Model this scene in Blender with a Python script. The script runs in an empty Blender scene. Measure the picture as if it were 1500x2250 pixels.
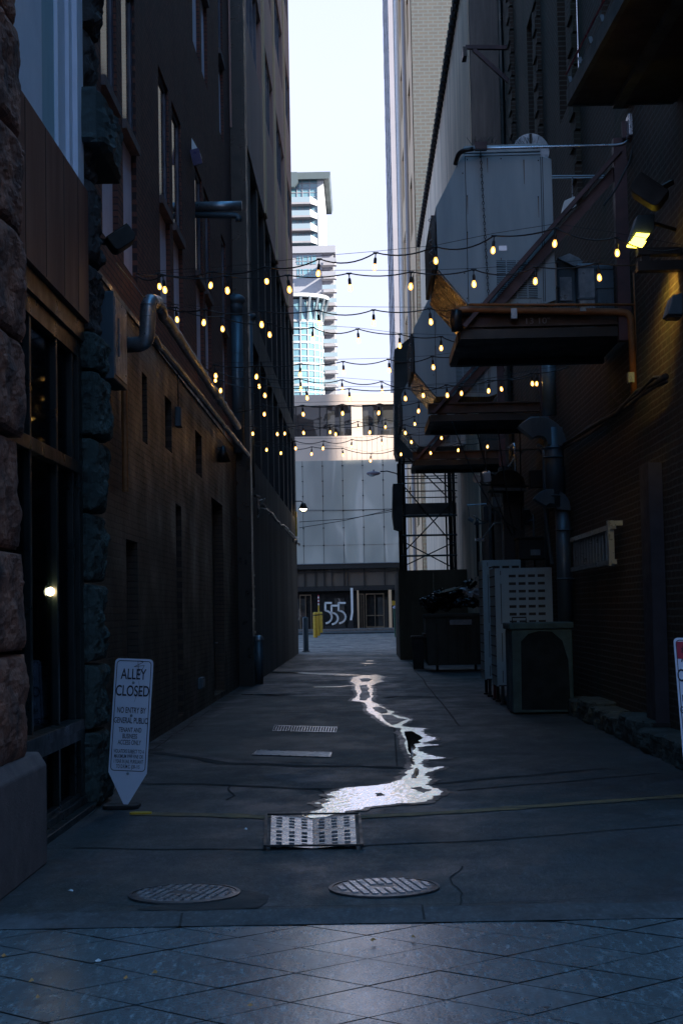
import bpy, bmesh, math, random
import numpy as np
from mathutils import Vector, Matrix, noise
random.seed(7)
sc = bpy.context.scene
col = sc.collection
# ------------------------------------------------------------------ camera
F = 3500.0; H = 1.55
def _n(v): return v / np.linalg.norm(v)
_vY = _n(np.array([45., -217., -F])); _u = np.array([-math.sin(.02), math.cos(.02), 0.])
_vZ = _n(_u - _u.dot(_vY) * _vY); _vX = np.cross(_vY, _vZ)
_M = np.stack([_vX, _vY, _vZ], 1)                       # world -> camera
cam_d = bpy.data.cameras.new("camera"); cam = bpy.data.objects.new("camera", cam_d); col.objects.link(cam)
cam_d.sensor_fit = 'HORIZONTAL'; cam_d.sensor_width = 24; cam_d.lens = F * 24 / 1500
cam_d.clip_start = .1; cam_d.clip_end = 3000
cam.matrix_world = Matrix.Translation((0, 0, H)) @ Matrix([list(r) for r in _M.T]).to_4x4()
sc.camera = cam
# ------------------------------------------------------------------ light
SUN_AZ = math.radians(112); SUN_EL = math.radians(30)    # azimuth clockwise from +Y
w = bpy.data.worlds.new("World"); sc.world = w; w.use_nodes = True
nt = w.node_tree; bg = nt.nodes['Background']
sky = nt.nodes.new('ShaderNodeTexSky'); sky.sky_type = 'NISHITA'; sky.sun_disc = False
sky.sun_elevation = SUN_EL; sky.sun_rotation = SUN_AZ
sky.air_density = 1.0; sky.dust_density = .6; sky.ozone_density = 3.5
# bright thin cloud low in the sky, clearer blue overhead
_tc = nt.nodes.new('ShaderNodeTexCoord'); _sp = nt.nodes.new('ShaderNodeSeparateXYZ'); nt.links.new(_tc.outputs['Generated'], _sp.inputs[0])
_mr = nt.nodes.new('ShaderNodeMapRange'); _mr.inputs[1].default_value = .3; _mr.inputs[2].default_value = .9; _mr.inputs[3].default_value = .96; _mr.inputs[4].default_value = .32
nt.links.new(_sp.outputs[2], _mr.inputs[0])
_no = nt.nodes.new('ShaderNodeTexNoise'); _no.inputs['Scale'].default_value = 2.2; _no.inputs['Detail'].default_value = 5; nt.links.new(_tc.outputs['Generated'], _no.inputs['Vector'])
_cl = nt.nodes.new('ShaderNodeMix'); _cl.data_type = 'RGBA'; nt.links.new(_no.outputs['Fac'], _cl.inputs[0]); _cl.inputs[6].default_value = (2.0, 2.2, 3.1, 1); _cl.inputs[7].default_value = (2.6, 2.7, 3.5, 1)
_mx = nt.nodes.new('ShaderNodeMix'); _mx.data_type = 'RGBA'; nt.links.new(_mr.outputs[0], _mx.inputs[0]); nt.links.new(sky.outputs[0], _mx.inputs[6]); nt.links.new(_cl.outputs[2], _mx.inputs[7])
_t2 = nt.nodes.new('ShaderNodeMapRange'); _t2.inputs[1].default_value = .38; _t2.inputs[2].default_value = .6; nt.links.new(_sp.outputs[2], _t2.inputs[0])
_tm = nt.nodes.new('ShaderNodeMix'); _tm.data_type = 'RGBA'; _tm.blend_type = 'MULTIPLY'; nt.links.new(_t2.outputs[0], _tm.inputs[0]); nt.links.new(_mx.outputs[2], _tm.inputs[6]); _tm.inputs[7].default_value = (.40, .92, 1.15, 1)
nt.links.new(_tm.outputs[2], bg.inputs[0]); bg.inputs[1].default_value = .1
sd = bpy.data.lights.new("sun", 'SUN'); sun = bpy.data.objects.new("sun", sd); col.objects.link(sun)
sd.energy = 3.8; sd.angle = math.radians(.6); sd.color = (1, .93, .82)
_sd = Vector((math.sin(SUN_AZ) * math.cos(SUN_EL), math.cos(SUN_AZ) * math.cos(SUN_EL), math.sin(SUN_EL)))
sun.rotation_euler = _sd.to_track_quat('Z', 'Y').to_euler()
sc.view_settings.view_transform = 'Standard'; sc.view_settings.look = 'None'
sc.view_settings.exposure = 2.05; sc.view_settings.gamma = 1
sc.cycles.max_bounces = 6; sc.cycles.diffuse_bounces = 3; sc.cycles.glossy_bounces = 4
sc.cycles.transparent_max_bounces = 12; sc.cycles.caustics_reflective = False; sc.cycles.caustics_refractive = False
sc.cycles.sample_clamp_indirect = 4
# ------------------------------------------------------------------ pixel -> point helpers (survey of the place)
def _ray(px, py): return _n(_M.T @ np.array([px - 750., 1125. - py, -F]))
def az(px, py, z=0.): d = _ray(px, py); t = (z - H) / d[2]; return Vector((t*d[0], t*d[1], z))
def ax(px, py, X): d = _ray(px, py); t = X / d[0]; return Vector((X, t*d[1], H + t*d[2]))
def ay(px, py, Y): d = _ray(px, py); t = Y / d[1]; return Vector((t*d[0], Y, H + t*d[2]))
# ------------------------------------------------------------------ materials
MATS = {}
def newmat(name):
    m = bpy.data.materials.new(name); m.use_nodes = True; MATS[name] = m
    return m, m.node_tree, m.node_tree.nodes['Principled BSDF']
def nd(t, typ, **kw):
    n = t.nodes.new(typ)
    for k, v in kw.items():
        if k in n.inputs: n.inputs[k].default_value = v
        else: setattr(n, k, v)
    return n
def noise_at(t, vec, scale, detail=4, rough=.55):
    n = nd(t, 'ShaderNodeTexNoise'); n.inputs['Scale'].default_value = scale
    n.inputs['Detail'].default_value = detail; n.inputs['Roughness'].default_value = rough
    t.links.new(vec, n.inputs['Vector']); return n.outputs['Fac']
def ramp(t, fac, a, b, va=0., vb=1.):
    n = nd(t, 'ShaderNodeMapRange'); n.inputs['From Min'].default_value = a; n.inputs['From Max'].default_value = b
    n.inputs['To Min'].default_value = va; n.inputs['To Max'].default_value = vb
    t.links.new(fac, n.inputs['Value']); return n.outputs[0]
def mixc(t, fac, a, b, mode='MIX'):
    n = nd(t, 'ShaderNodeMix', data_type='RGBA', blend_type=mode)
    if isinstance(fac, float): n.inputs[0].default_value = fac
    else: t.links.new(fac, n.inputs[0])
    for k, v in ((6, a), (7, b)):
        if isinstance(v, (tuple, list)): n.inputs[k].default_value = (*v[:3], 1)
        else: t.links.new(v, n.inputs[k])
    return n.outputs[2]
def c(r, g, b): return (r, g, b)
def pos(t, scale=(1, 1, 1), swz=None):
    g = nd(t, 'ShaderNodeNewGeometry')
    out = g.outputs['Position']
    if swz:
        s = nd(t, 'ShaderNodeSeparateXYZ'); t.links.new(out, s.inputs[0]); k = nd(t, 'ShaderNodeCombineXYZ')
        for i, a in enumerate(swz): t.links.new(s.outputs['XYZ'.index(a)], k.inputs[i])
        out = k.outputs[0]
    if scale != (1, 1, 1):
        m = nd(t, 'ShaderNodeMapping'); m.inputs['Scale'].default_value = scale
        t.links.new(out, m.inputs[0]); out = m.outputs[0]
    return out
def mat(name, color, rough=.6, metal=0., ns=3., amt=.35, bs=40., bump=.15, streak=False, c2=None, spec=.5, rv=.15, dist=.01):
    m, t, p = newmat(name)
    v = pos(t, (1, 1, .15) if streak else (1, 1, 1))
    f = noise_at(t, v, ns, 6, .65)
    f2 = ramp(t, f, .3, .7)
    c2 = c2 or tuple(x * (1 - amt) for x in color)
    t.links.new(mixc(t, f2, c2, color), p.inputs['Base Color'])
    t.links.new(ramp(t, f, .3, .7, min(1, rough + rv), max(.02, rough - rv)), p.inputs['Roughness'])
    p.inputs['Metallic'].default_value = metal; p.inputs['Specular IOR Level'].default_value = spec
    if bump:
        b = nd(t, 'ShaderNodeBump'); b.inputs['Strength'].default_value = bump; b.inputs['Distance'].default_value = dist
        t.links.new(noise_at(t, pos(t), bs, 4), b.inputs['Height']); t.links.new(b.outputs[0], p.inputs['Normal'])
    return m
def brick(name, swz, c1, c2, mortar, bw=.21, rh=.075, mo=.01, bump=.6, dirt=.6, rough=.85, spec=.3, patch=None, glaze=0.):
    m, t, p = newmat(name)
    v = pos(t, swz=swz)
    # slightly wandering courses
    wob = nd(t, 'ShaderNodeTexNoise'); wob.inputs['Scale'].default_value = 3; t.links.new(v, wob.inputs['Vector'])
    vm = nd(t, 'ShaderNodeVectorMath', operation='SCALE'); t.links.new(wob.outputs['Color'], vm.inputs[0]); vm.inputs['Scale'].default_value = .02
    va = nd(t, 'ShaderNodeVectorMath', operation='ADD'); t.links.new(v, va.inputs[0]); t.links.new(vm.outputs[0], va.inputs[1])
    b = nd(t, 'ShaderNodeTexBrick'); t.links.new(va.outputs[0], b.inputs['Vector'])
    b.inputs['Scale'].default_value = 1; b.inputs['Brick Width'].default_value = bw; b.inputs['Row Height'].default_value = rh
    b.inputs['Mortar Size'].default_value = mo; b.inputs['Mortar Smooth'].default_value = .3; b.inputs['Bias'].default_value = -.1
    b.inputs['Color1'].default_value = (*c1, 1); b.inputs['Color2'].default_value = (*c2, 1); b.inputs['Mortar'].default_value = (*mortar, 1)
    n1 = noise_at(t, pos(t), 1.1, 6, .7)
    out = mixc(t, ramp(t, n1, .35, .7, 0, dirt), b.outputs['Color'], tuple(x * .35 for x in c1))
    st = noise_at(t, pos(t, (3, 3, .12)), 1.6, 5, .65)       # vertical run-off stains
    out = mixc(t, ramp(t, st, .5, .75, 0, dirt), out, tuple(x * .3 for x in c2))
    if patch: out = mixc(t, ramp(t, noise_at(t, pos(t, (1, 1, .3)), .9, 5), .52, .68, 0, .8), out, patch)
    t.links.new(out, p.inputs['Base Color']); p.inputs['Specular IOR Level'].default_value = spec
    t.links.new(ramp(t, n1, .3, .7, rough, rough - .2 - glaze), p.inputs['Roughness'])
    inv = nd(t, 'ShaderNodeMath', operation='SUBTRACT'); inv.inputs[0].default_value = 1; t.links.new(b.outputs['Fac'], inv.inputs[1])
    fine = noise_at(t, pos(t), 30, 5)
    ad = nd(t, 'ShaderNodeMath', operation='MULTIPLY_ADD'); t.links.new(fine, ad.inputs[0]); ad.inputs[1].default_value = .5; t.links.new(inv.outputs[0], ad.inputs[2])
    bp = nd(t, 'ShaderNodeBump'); bp.inputs['Strength'].default_value = bump; bp.inputs['Distance'].default_value = .012
    t.links.new(ad.outputs[0], bp.inputs['Height']); t.links.new(bp.outputs[0], p.inputs['Normal'])
    return m
def emit(name, color, s):
    m, t, p = newmat(name); t.nodes.remove(p)
    e = nd(t, 'ShaderNodeEmission'); e.inputs[0].default_value = (*color, 1); e.inputs[1].default_value = s
    t.links.new(e.outputs[0], t.nodes['Material Output'].inputs[0]); return m
def glassy(name, color, rough=.04, spec=1., ior=1.9, wav=0., wsc=.3):
    m, t, p = newmat(name)
    p.inputs['Base Color'].default_value = (*color, 1); p.inputs['Roughness'].default_value = rough
    p.inputs['IOR'].default_value = ior
    if wav:
        b = nd(t, 'ShaderNodeBump'); b.inputs['Strength'].default_value = 1; b.inputs['Distance'].default_value = wav
        t.links.new(noise_at(t, pos(t), wsc, 1), b.inputs['Height']); t.links.new(b.outputs[0], p.inputs['Normal'])
    return m

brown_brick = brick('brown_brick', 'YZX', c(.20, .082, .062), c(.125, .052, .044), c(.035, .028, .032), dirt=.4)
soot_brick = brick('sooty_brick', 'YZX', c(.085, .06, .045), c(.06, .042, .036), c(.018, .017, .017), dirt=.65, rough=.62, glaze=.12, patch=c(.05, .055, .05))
right_brick = brick('dark_red_brick', 'YZX', c(.075, .043, .03), c(.05, .034, .026), c(.13, .115, .10), bump=1.0, dirt=.55, mo=.012, patch=c(.035, .045, .03), bw=.23, rh=.08)
far_brick = brick('dull_brick', 'YZX', c(.03, .022, .024), c(.024, .018, .02), c(.02, .017, .017), dirt=.5)
tan_brick = brick('tan_brick', 'XZY', c(.88, .60, .37), c(.80, .55, .35), c(.92, .74, .52), bw=.5, rh=.19, mo=.035, dirt=.08, bump=.3)
tan_side = mat('tan_stone', c(.85, .58, .36), .85, ns=.6, amt=.15, streak=True, bump=.1)
stucco = mat('stained_stucco', c(.92, .74, .57), .9, ns=1.2, amt=.6, streak=True, bump=.4, bs=12, c2=c(.50, .40, .32))
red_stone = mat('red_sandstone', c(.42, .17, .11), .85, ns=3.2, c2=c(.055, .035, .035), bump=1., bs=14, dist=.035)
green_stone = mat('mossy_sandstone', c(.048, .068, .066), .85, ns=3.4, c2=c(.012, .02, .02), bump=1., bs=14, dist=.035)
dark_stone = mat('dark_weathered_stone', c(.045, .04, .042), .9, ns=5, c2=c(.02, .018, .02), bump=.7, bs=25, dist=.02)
corbel_stone = mat('grey_corbel_stone', c(.045, .065, .07), .85, ns=5, c2=c(.03, .045, .048), bump=.5, bs=25, dist=.02)
dressed = mat('dressed_sandstone', c(.19, .14, .14), .75, ns=3, amt=.4, bump=.4, bs=60)
spandrel_m = mat('brown_panel', c(.22, .085, .062), .55, ns=2, amt=.35, streak=True, bump=.05)
pale_frame = mat('pale_painted_frame', c(.76, .79, .92), .5, ns=2, amt=.12, bump=.03)
teal_blind = mat('teal_blind', c(.36, .52, .60), .6, ns=1.5, amt=.2, streak=True, bump=.02)
infill = mat('pale_infill', c(.80, .76, .90), .6, ns=1.5, amt=.2, bump=.03)
dark_frame = mat('dark_green_frame', c(.007, .015, .017), .35, ns=4, bump=.05)
black_m = mat('black_metal', c(.012, .014, .018), .4, ns=4, bump=.05)
steel_red = mat('maroon_steel', c(.09, .035, .045), .5, ns=3, amt=.5, bump=.2, c2=c(.045, .025, .03))
steel_dark = mat('dark_steel', c(.012, .013, .016), .5, ns=3, amt=.5, bump=.2)
rust = mat('orange_rust_pipe', c(.33, .125, .04), .55, ns=6, amt=.5, bump=.2)
rust_beam = mat('rusted_beam', c(.10, .055, .038), .7, ns=5, c2=c(.05, .035, .03), bump=.4)
galv = mat('galvanised_metal', c(.30, .36, .42), .38, .7, ns=8, amt=.45, bump=.15)
galv_dark = mat('weathered_duct', c(.10, .155, .20), .45, .3, ns=3, amt=.55, bump=.15, streak=True)
conduit_m = mat('conduit', c(.55, .60, .68), .3, .8, ns=3, amt=.2, bump=.02)
ac_m = mat('putty_painted_steel', c(.36, .43, .47), .5, ns=2.2, amt=.3, streak=True, bump=.06, c2=c(.25, .31, .35))
rust_streak = mat('rust_streak', c(.20, .15, .12), .8, ns=8, bump=0)
ac_dark = mat('shadow_louvre', c(.03, .035, .04), .6, bump=0)
shiny = mat('polished_underside', c(.10, .09, .08), .22, .9, ns=5, amt=.4, bump=.3, bs=4, dist=.05)
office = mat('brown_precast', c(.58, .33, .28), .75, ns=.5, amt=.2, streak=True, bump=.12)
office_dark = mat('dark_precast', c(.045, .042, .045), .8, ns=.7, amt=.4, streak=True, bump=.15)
blue_frame = mat('blue_grey_frame', c(.10, .12, .18), .4, bump=0)
mirror_glass = glassy('window_glass', c(.02, .025, .03), .05, ior=4.5)
dark_glass = glassy('dark_glass', c(.004, .006, .01), .04, ior=1.5)
deep_dark = mat('dark_interior', c(.008, .009, .011), .9, bump=0)
concrete = None
paint_white = mat('white_paint', c(.78, .78, .80), .45, ns=4, amt=.1, bump=.02)
sign_blue = mat('sign_face', c(.60, .62, .76), .4, ns=6, amt=.08, bump=0)
ink = mat('sign_ink', c(.012, .012, .03), .5, bump=0)
sign_red = mat('sign_red', c(.35, .02, .05), .5, bump=0)
rubber = mat('black_rubber', c(.014, .014, .016), .7, bump=.2)
yellow = mat('yellow_paint', c(.62, .38, .03), .5, ns=6, amt=.3, bump=.1)
green_plastic = mat('green_plastic', c(.02, .09, .06), .5, bump=.05)
bin_dark = mat('dumpster_paint', c(.028, .038, .035), .5, ns=3, amt=.4, bump=.1)
plywood = mat('dark_plywood', c(.075, .048, .026), .8, ns=2, amt=.4, streak=True, bump=.15)
bag_m = mat('bin_bag', c(.014, .015, .018), .22, ns=4, bump=.8, bs=14, dist=.03)
cloth_w = mat('white_bag', c(.5, .5, .55), .5, bump=.5, bs=12, dist=.02)
card = mat('cardboard', c(.26, .19, .13), .85, bump=.1)
grease = mat('worn_teal_paint', c(.05, .115, .14), .6, ns=2.3, c2=c(.018, .04, .052), bump=.15, spec=.25)
neutral_block = mat('added_block_grey', c(.22, .26, .31), .8, ns=.5, bump=0)  # for the added unseen blocks; neutral so their bounce is not warm
lock_m = mat('pale_cabinet_paint', c(.33, .45, .50), .5, ns=2, amt=.25, streak=True, bump=.05)
alu = mat('aluminium', c(.30, .34, .36), .35, .6, ns=6, amt=.3, bump=.05)
iron = mat('cast_iron', c(.16, .165, .18), .38, .85, ns=12, amt=.5, bump=.2)
iron_bright = mat('worn_iron', c(.72, .73, .78), .30, .85, ns=14, amt=.5, bump=.2)
leaf_m = mat('dry_leaf', c(.35, .17, .05), .8, bump=0)
paper_m = mat('paper_scrap', c(.7, .7, .74), .8, bump=0)
wire_m = mat('black_cable', c(.012, .012, .016), .5, bump=0)
grass_m = mat('dull_grass', c(.05, .08, .035), .8, bump=0)
tower_glass = glassy('tower_glass', c(.16, .31, .37), .12, ior=1.7, wav=.15, wsc=.15)  # glass colour lightened to imitate haze over the far towers
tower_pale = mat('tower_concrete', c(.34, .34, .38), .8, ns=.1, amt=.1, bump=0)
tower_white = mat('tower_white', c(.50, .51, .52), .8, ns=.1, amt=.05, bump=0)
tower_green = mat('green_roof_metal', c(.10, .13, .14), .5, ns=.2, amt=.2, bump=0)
tower_soffit = mat('grey_balcony', c(.38, .36, .38), .8, ns=.2, amt=.15, bump=0)  # paler than the balconies themselves, haze is put into the colour
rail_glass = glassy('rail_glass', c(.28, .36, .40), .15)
facade_tan = mat('tan_cladding', c(.80, .64, .54), .6, ns=.35, amt=.12, bump=0)
facade_dark = mat('dark_mullion', c(.012, .016, .02), .4, bump=0)
facade_glass = glassy('lobby_glass', c(.05, .05, .05), .06, ior=1.6, wav=.25, wsc=.5)
grid_tower_m = mat('grey_precast_grid', c(.36, .34, .38), .8, ns=.3, amt=.1, bump=0)
clere_glass = glassy('clerestory_glass', c(.13, .12, .11), .08, ior=1.5, wav=.1, wsc=.3)  # warm grey base imitates the tan cladding reflected in this glass
win_dark = glassy('office_glass', c(.02, .025, .035), .1, ior=1.5)
# frosted screen with curved, rippled sheets of glass
m_, t_, p_ = newmat('grey_glass_screen')
f_ = noise_at(t_, pos(t_, (1, 1, .45)), .22, 3, .5)
t_.links.new(mixc(t_, ramp(t_, f_, .4, .62), c(.34, .35, .33), c(.54, .54, .50)), p_.inputs['Base Color'])
p_.inputs['Roughness'].default_value = .12; p_.inputs['IOR'].default_value = 1.7
b_ = nd(t_, 'ShaderNodeBump'); b_.inputs['Strength'].default_value = 1; b_.inputs['Distance'].default_value = .95
t_.links.new(noise_at(t_, pos(t_, (1, 1, .35)), .28, 1), b_.inputs['Height']); t_.links.new(b_.outputs[0], p_.inputs['Normal'])
screen_glass = m_
bulb_core = emit('filament_glow', c(1, .55, .16), 6)
bulb_shell, t_, p_ = newmat('amber_bulb_glass'); t_.nodes.remove(p_)
tr = nd(t_, 'ShaderNodeBsdfTransparent'); tr.inputs[0].default_value = (.95, .88, .75, 1); gl = nd(t_, 'ShaderNodeBsdfGlossy'); gl.inputs['Roughness'].default_value = .08
em = nd(t_, 'ShaderNodeEmission'); em.inputs[0].default_value = (1, .43, .08, 1); em.inputs[1].default_value = .5
mx = nd(t_, 'ShaderNodeMixShader'); lw = nd(t_, 'ShaderNodeLayerWeight'); lw.inputs[0].default_value = .35
t_.links.new(lw.outputs['Facing'], mx.inputs[0]); t_.links.new(tr.outputs[0], mx.inputs[1]); t_.links.new(gl.outputs[0], mx.inputs[2])
ad_ = nd(t_, 'ShaderNodeAddShader'); t_.links.new(mx.outputs[0], ad_.inputs[0]); t_.links.new(em.outputs[0], ad_.inputs[1])
t_.links.new(ad_.outputs[0], t_.nodes['Material Output'].inputs[0])
lamp_warm = emit('warm_lamp', c(1, .72, .35), 9)
lamp_led = emit('yellow_led', c(1, .72, .06), 2.6)
# thin see-through door glass
door_glass, t_, p_ = newmat('clear_door_glass'); t_.nodes.remove(p_)
tr = nd(t_, 'ShaderNodeBsdfTransparent'); tr.inputs[0].default_value = (.5, .55, .6, 1); gl = nd(t_, 'ShaderNodeBsdfGlossy'); gl.inputs['Roughness'].default_value = .03; gl.inputs[0].default_value = (.5, .6, .7, 1)
mx = nd(t_, 'ShaderNodeMixShader'); mx.inputs[0].default_value = .10
t_.links.new(tr.outputs[0], mx.inputs[1]); t_.links.new(gl.outputs[0], mx.inputs[2]); t_.links.new(mx.outputs[0], t_.nodes['Material Output'].inputs[0])

# ground materials
def ground_mat(name, ca, cb, wet0, wet1, bump=.35, stretch=(1, 1, 1), cc=None, blots=1.):
    m, t, p = newmat(name)
    big = noise_at(t, pos(t, stretch), .45, 6, .65); mid = noise_at(t, pos(t, (1, .5, 1)), 2.6, 6, .7); fine = noise_at(t, pos(t), 55, 3, .6)
    base = mixc(t, ramp(t, big, .38, .64), ca, cb)
    if cc: base = mixc(t, ramp(t, mid, .55, .72, 0, .6), base, cc)
    base = mixc(t, ramp(t, fine, .35, .65, 0, .55), base, (.015, .016, .018))
    gr = noise_at(t, pos(t, (1, .22, 1)), 34, 3, .7); base = mixc(t, ramp(t, gr, .42, .62, 0, .6), base, tuple(x * .35 for x in cb)); base = mixc(t, ramp(t, gr, .40, .30, 0, .5), base, tuple(min(1, x * 2.0) for x in ca))
    blot = noise_at(t, pos(t, (1, .4, 1)), 1.3, 7, .75); base = mixc(t, ramp(t, blot, .50, .60, 0, .8 * blots), base, (.012, .015, .018))
    spk = nd(t, 'ShaderNodeTexVoronoi'); spk.inputs['Scale'].default_value = 26; t.links.new(pos(t), spk.inputs['Vector'])
    base = mixc(t, ramp(t, spk.outputs['Distance'], .0, .09, .5, 0), base, (.2, .2, .22))
    gum = nd(t, 'ShaderNodeTexVoronoi'); gum.inputs['Scale'].default_value = 3.1; t.links.new(pos(t), gum.inputs['Vector'])
    base = mixc(t, ramp(t, gum.outputs['Distance'], .05, .075, .75, 0), base, (.012, .013, .015))
    lt = noise_at(t, pos(t, (1, .5, 1)), .9, 6, .7); base = mixc(t, ramp(t, lt, .56, .66, 0, .45 * blots), base, tuple(min(1, x * 2.1) for x in ca))
    t.links.new(base, p.inputs['Base Color'])
    a = nd(t, 'ShaderNodeMath', operation='ADD'); t.links.new(big, a.inputs[0]); t.links.new(mid, a.inputs[1])
    t.links.new(ramp(t, a.outputs[0], .8, 1.2, wet0, wet1), p.inputs['Roughness'])
    p.inputs['Specular IOR Level'].default_value = .45
    h = nd(t, 'ShaderNodeMath', operation='MULTIPLY_ADD'); t.links.new(fine, h.inputs[0]); h.inputs[1].default_value = .25; t.links.new(mid, h.inputs[2])
    b = nd(t, 'ShaderNodeBump'); b.inputs['Strength'].default_value = bump; b.inputs['Distance'].default_value = .02
    t.links.new(h.outputs[0], b.inputs['Height']); t.links.new(b.outputs[0], p.inputs['Normal'])
    return m
alley_m = ground_mat('damp_concrete', c(.050, .052, .062), c(.020, .035, .037), .46, .74, bump=.7, cc=c(.085, .076, .095))
patch_m = ground_mat('smooth_concrete_slab', c(.013, .028, .029), c(.020, .036, .038), .55, .72)
joint_m = mat('joint_dirt', c(.012, .013, .014), .9, bump=.2)
band_m = ground_mat('pale_concrete_band', c(.075, .08, .092), c(.055, .065, .075), .6, .8)
far_pave_m = ground_mat('far_skylit_concrete', c(.26, .22, .21), c(.17, .155, .16), .5, .75)  # paler colour paints in the stronger sky light on the far ground
road_m = ground_mat('asphalt', c(.05, .05, .055), c(.06, .06, .065), .6, .8)
paver_m = ground_mat('granite_paver', c(.165, .21, .235), c(.12, .175, .205), .20, .31, bump=.16, blots=.2)
paver_m.node_tree.nodes['Principled BSDF'].inputs['Specular IOR Level'].default_value = .85
yline_m = mat('worn_yellow_line', c(.22, .13, .035), .7, ns=5, c2=c(.045, .042, .042), bump=.2)
water_mirror, t_, p_ = newmat('standing_water')
p_.inputs['Base Color'].default_value = (.012, .014, .016, 1); p_.inputs['Roughness'].default_value = .025; p_.inputs['IOR'].default_value = 1.4
water_rim, t_, p_ = newmat('water_film')
p_.inputs['Base Color'].default_value = (.03, .032, .036, 1); p_.inputs['Roughness'].default_value = .07; p_.inputs['IOR'].default_value = 4.5
p_.inputs['Specular IOR Level'].default_value = 1.0
# the film runs down the pavement's fall towards the drain, so its surface leans that way
b_ = nd(t_, 'ShaderNodeBump'); b_.inputs['Strength'].default_value = 1; b_.inputs['Distance'].default_value = 1
_s = nd(t_, 'ShaderNodeSeparateXYZ'); t_.links.new(pos(t_), _s.inputs[0])
_a = nd(t_, 'ShaderNodeMath', operation='MULTIPLY'); t_.links.new(_s.outputs[1], _a.inputs[0]); _a.inputs[1].default_value = .056
_b = nd(t_, 'ShaderNodeMath', operation='MULTIPLY_ADD'); t_.links.new(noise_at(t_, pos(t_, (1, .8, 1)), 11, 2), _b.inputs[0]); _b.inputs[1].default_value = .006
_x1 = nd(t_, 'ShaderNodeMath', operation='SUBTRACT'); t_.links.new(_s.outputs[0], _x1.inputs[0]); _x1.inputs[1].default_value = .05
_x2 = nd(t_, 'ShaderNodeMath', operation='MAXIMUM'); t_.links.new(_x1.outputs[0], _x2.inputs[0]); _x2.inputs[1].default_value = 0
_x4 = nd(t_, 'ShaderNodeMath', operation='POWER'); t_.links.new(_x2.outputs[0], _x4.inputs[0]); _x4.inputs[1].default_value = 2
_x3 = nd(t_, 'ShaderNodeMath', operation='MULTIPLY_ADD'); t_.links.new(_x4.outputs[0], _x3.inputs[0]); _x3.inputs[1].default_value = .24; t_.links.new(_a.outputs[0], _x3.inputs[2]); t_.links.new(_x3.outputs[0], _b.inputs[2])
t_.links.new(_b.outputs[0], b_.inputs['Height']); t_.links.new(b_.outputs[0], p_.inputs['Normal'])
wet_floor = ground_mat('wet_concrete', c(.02, .024, .028), c(.03, .034, .038), .25, .6, bump=.9)
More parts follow.
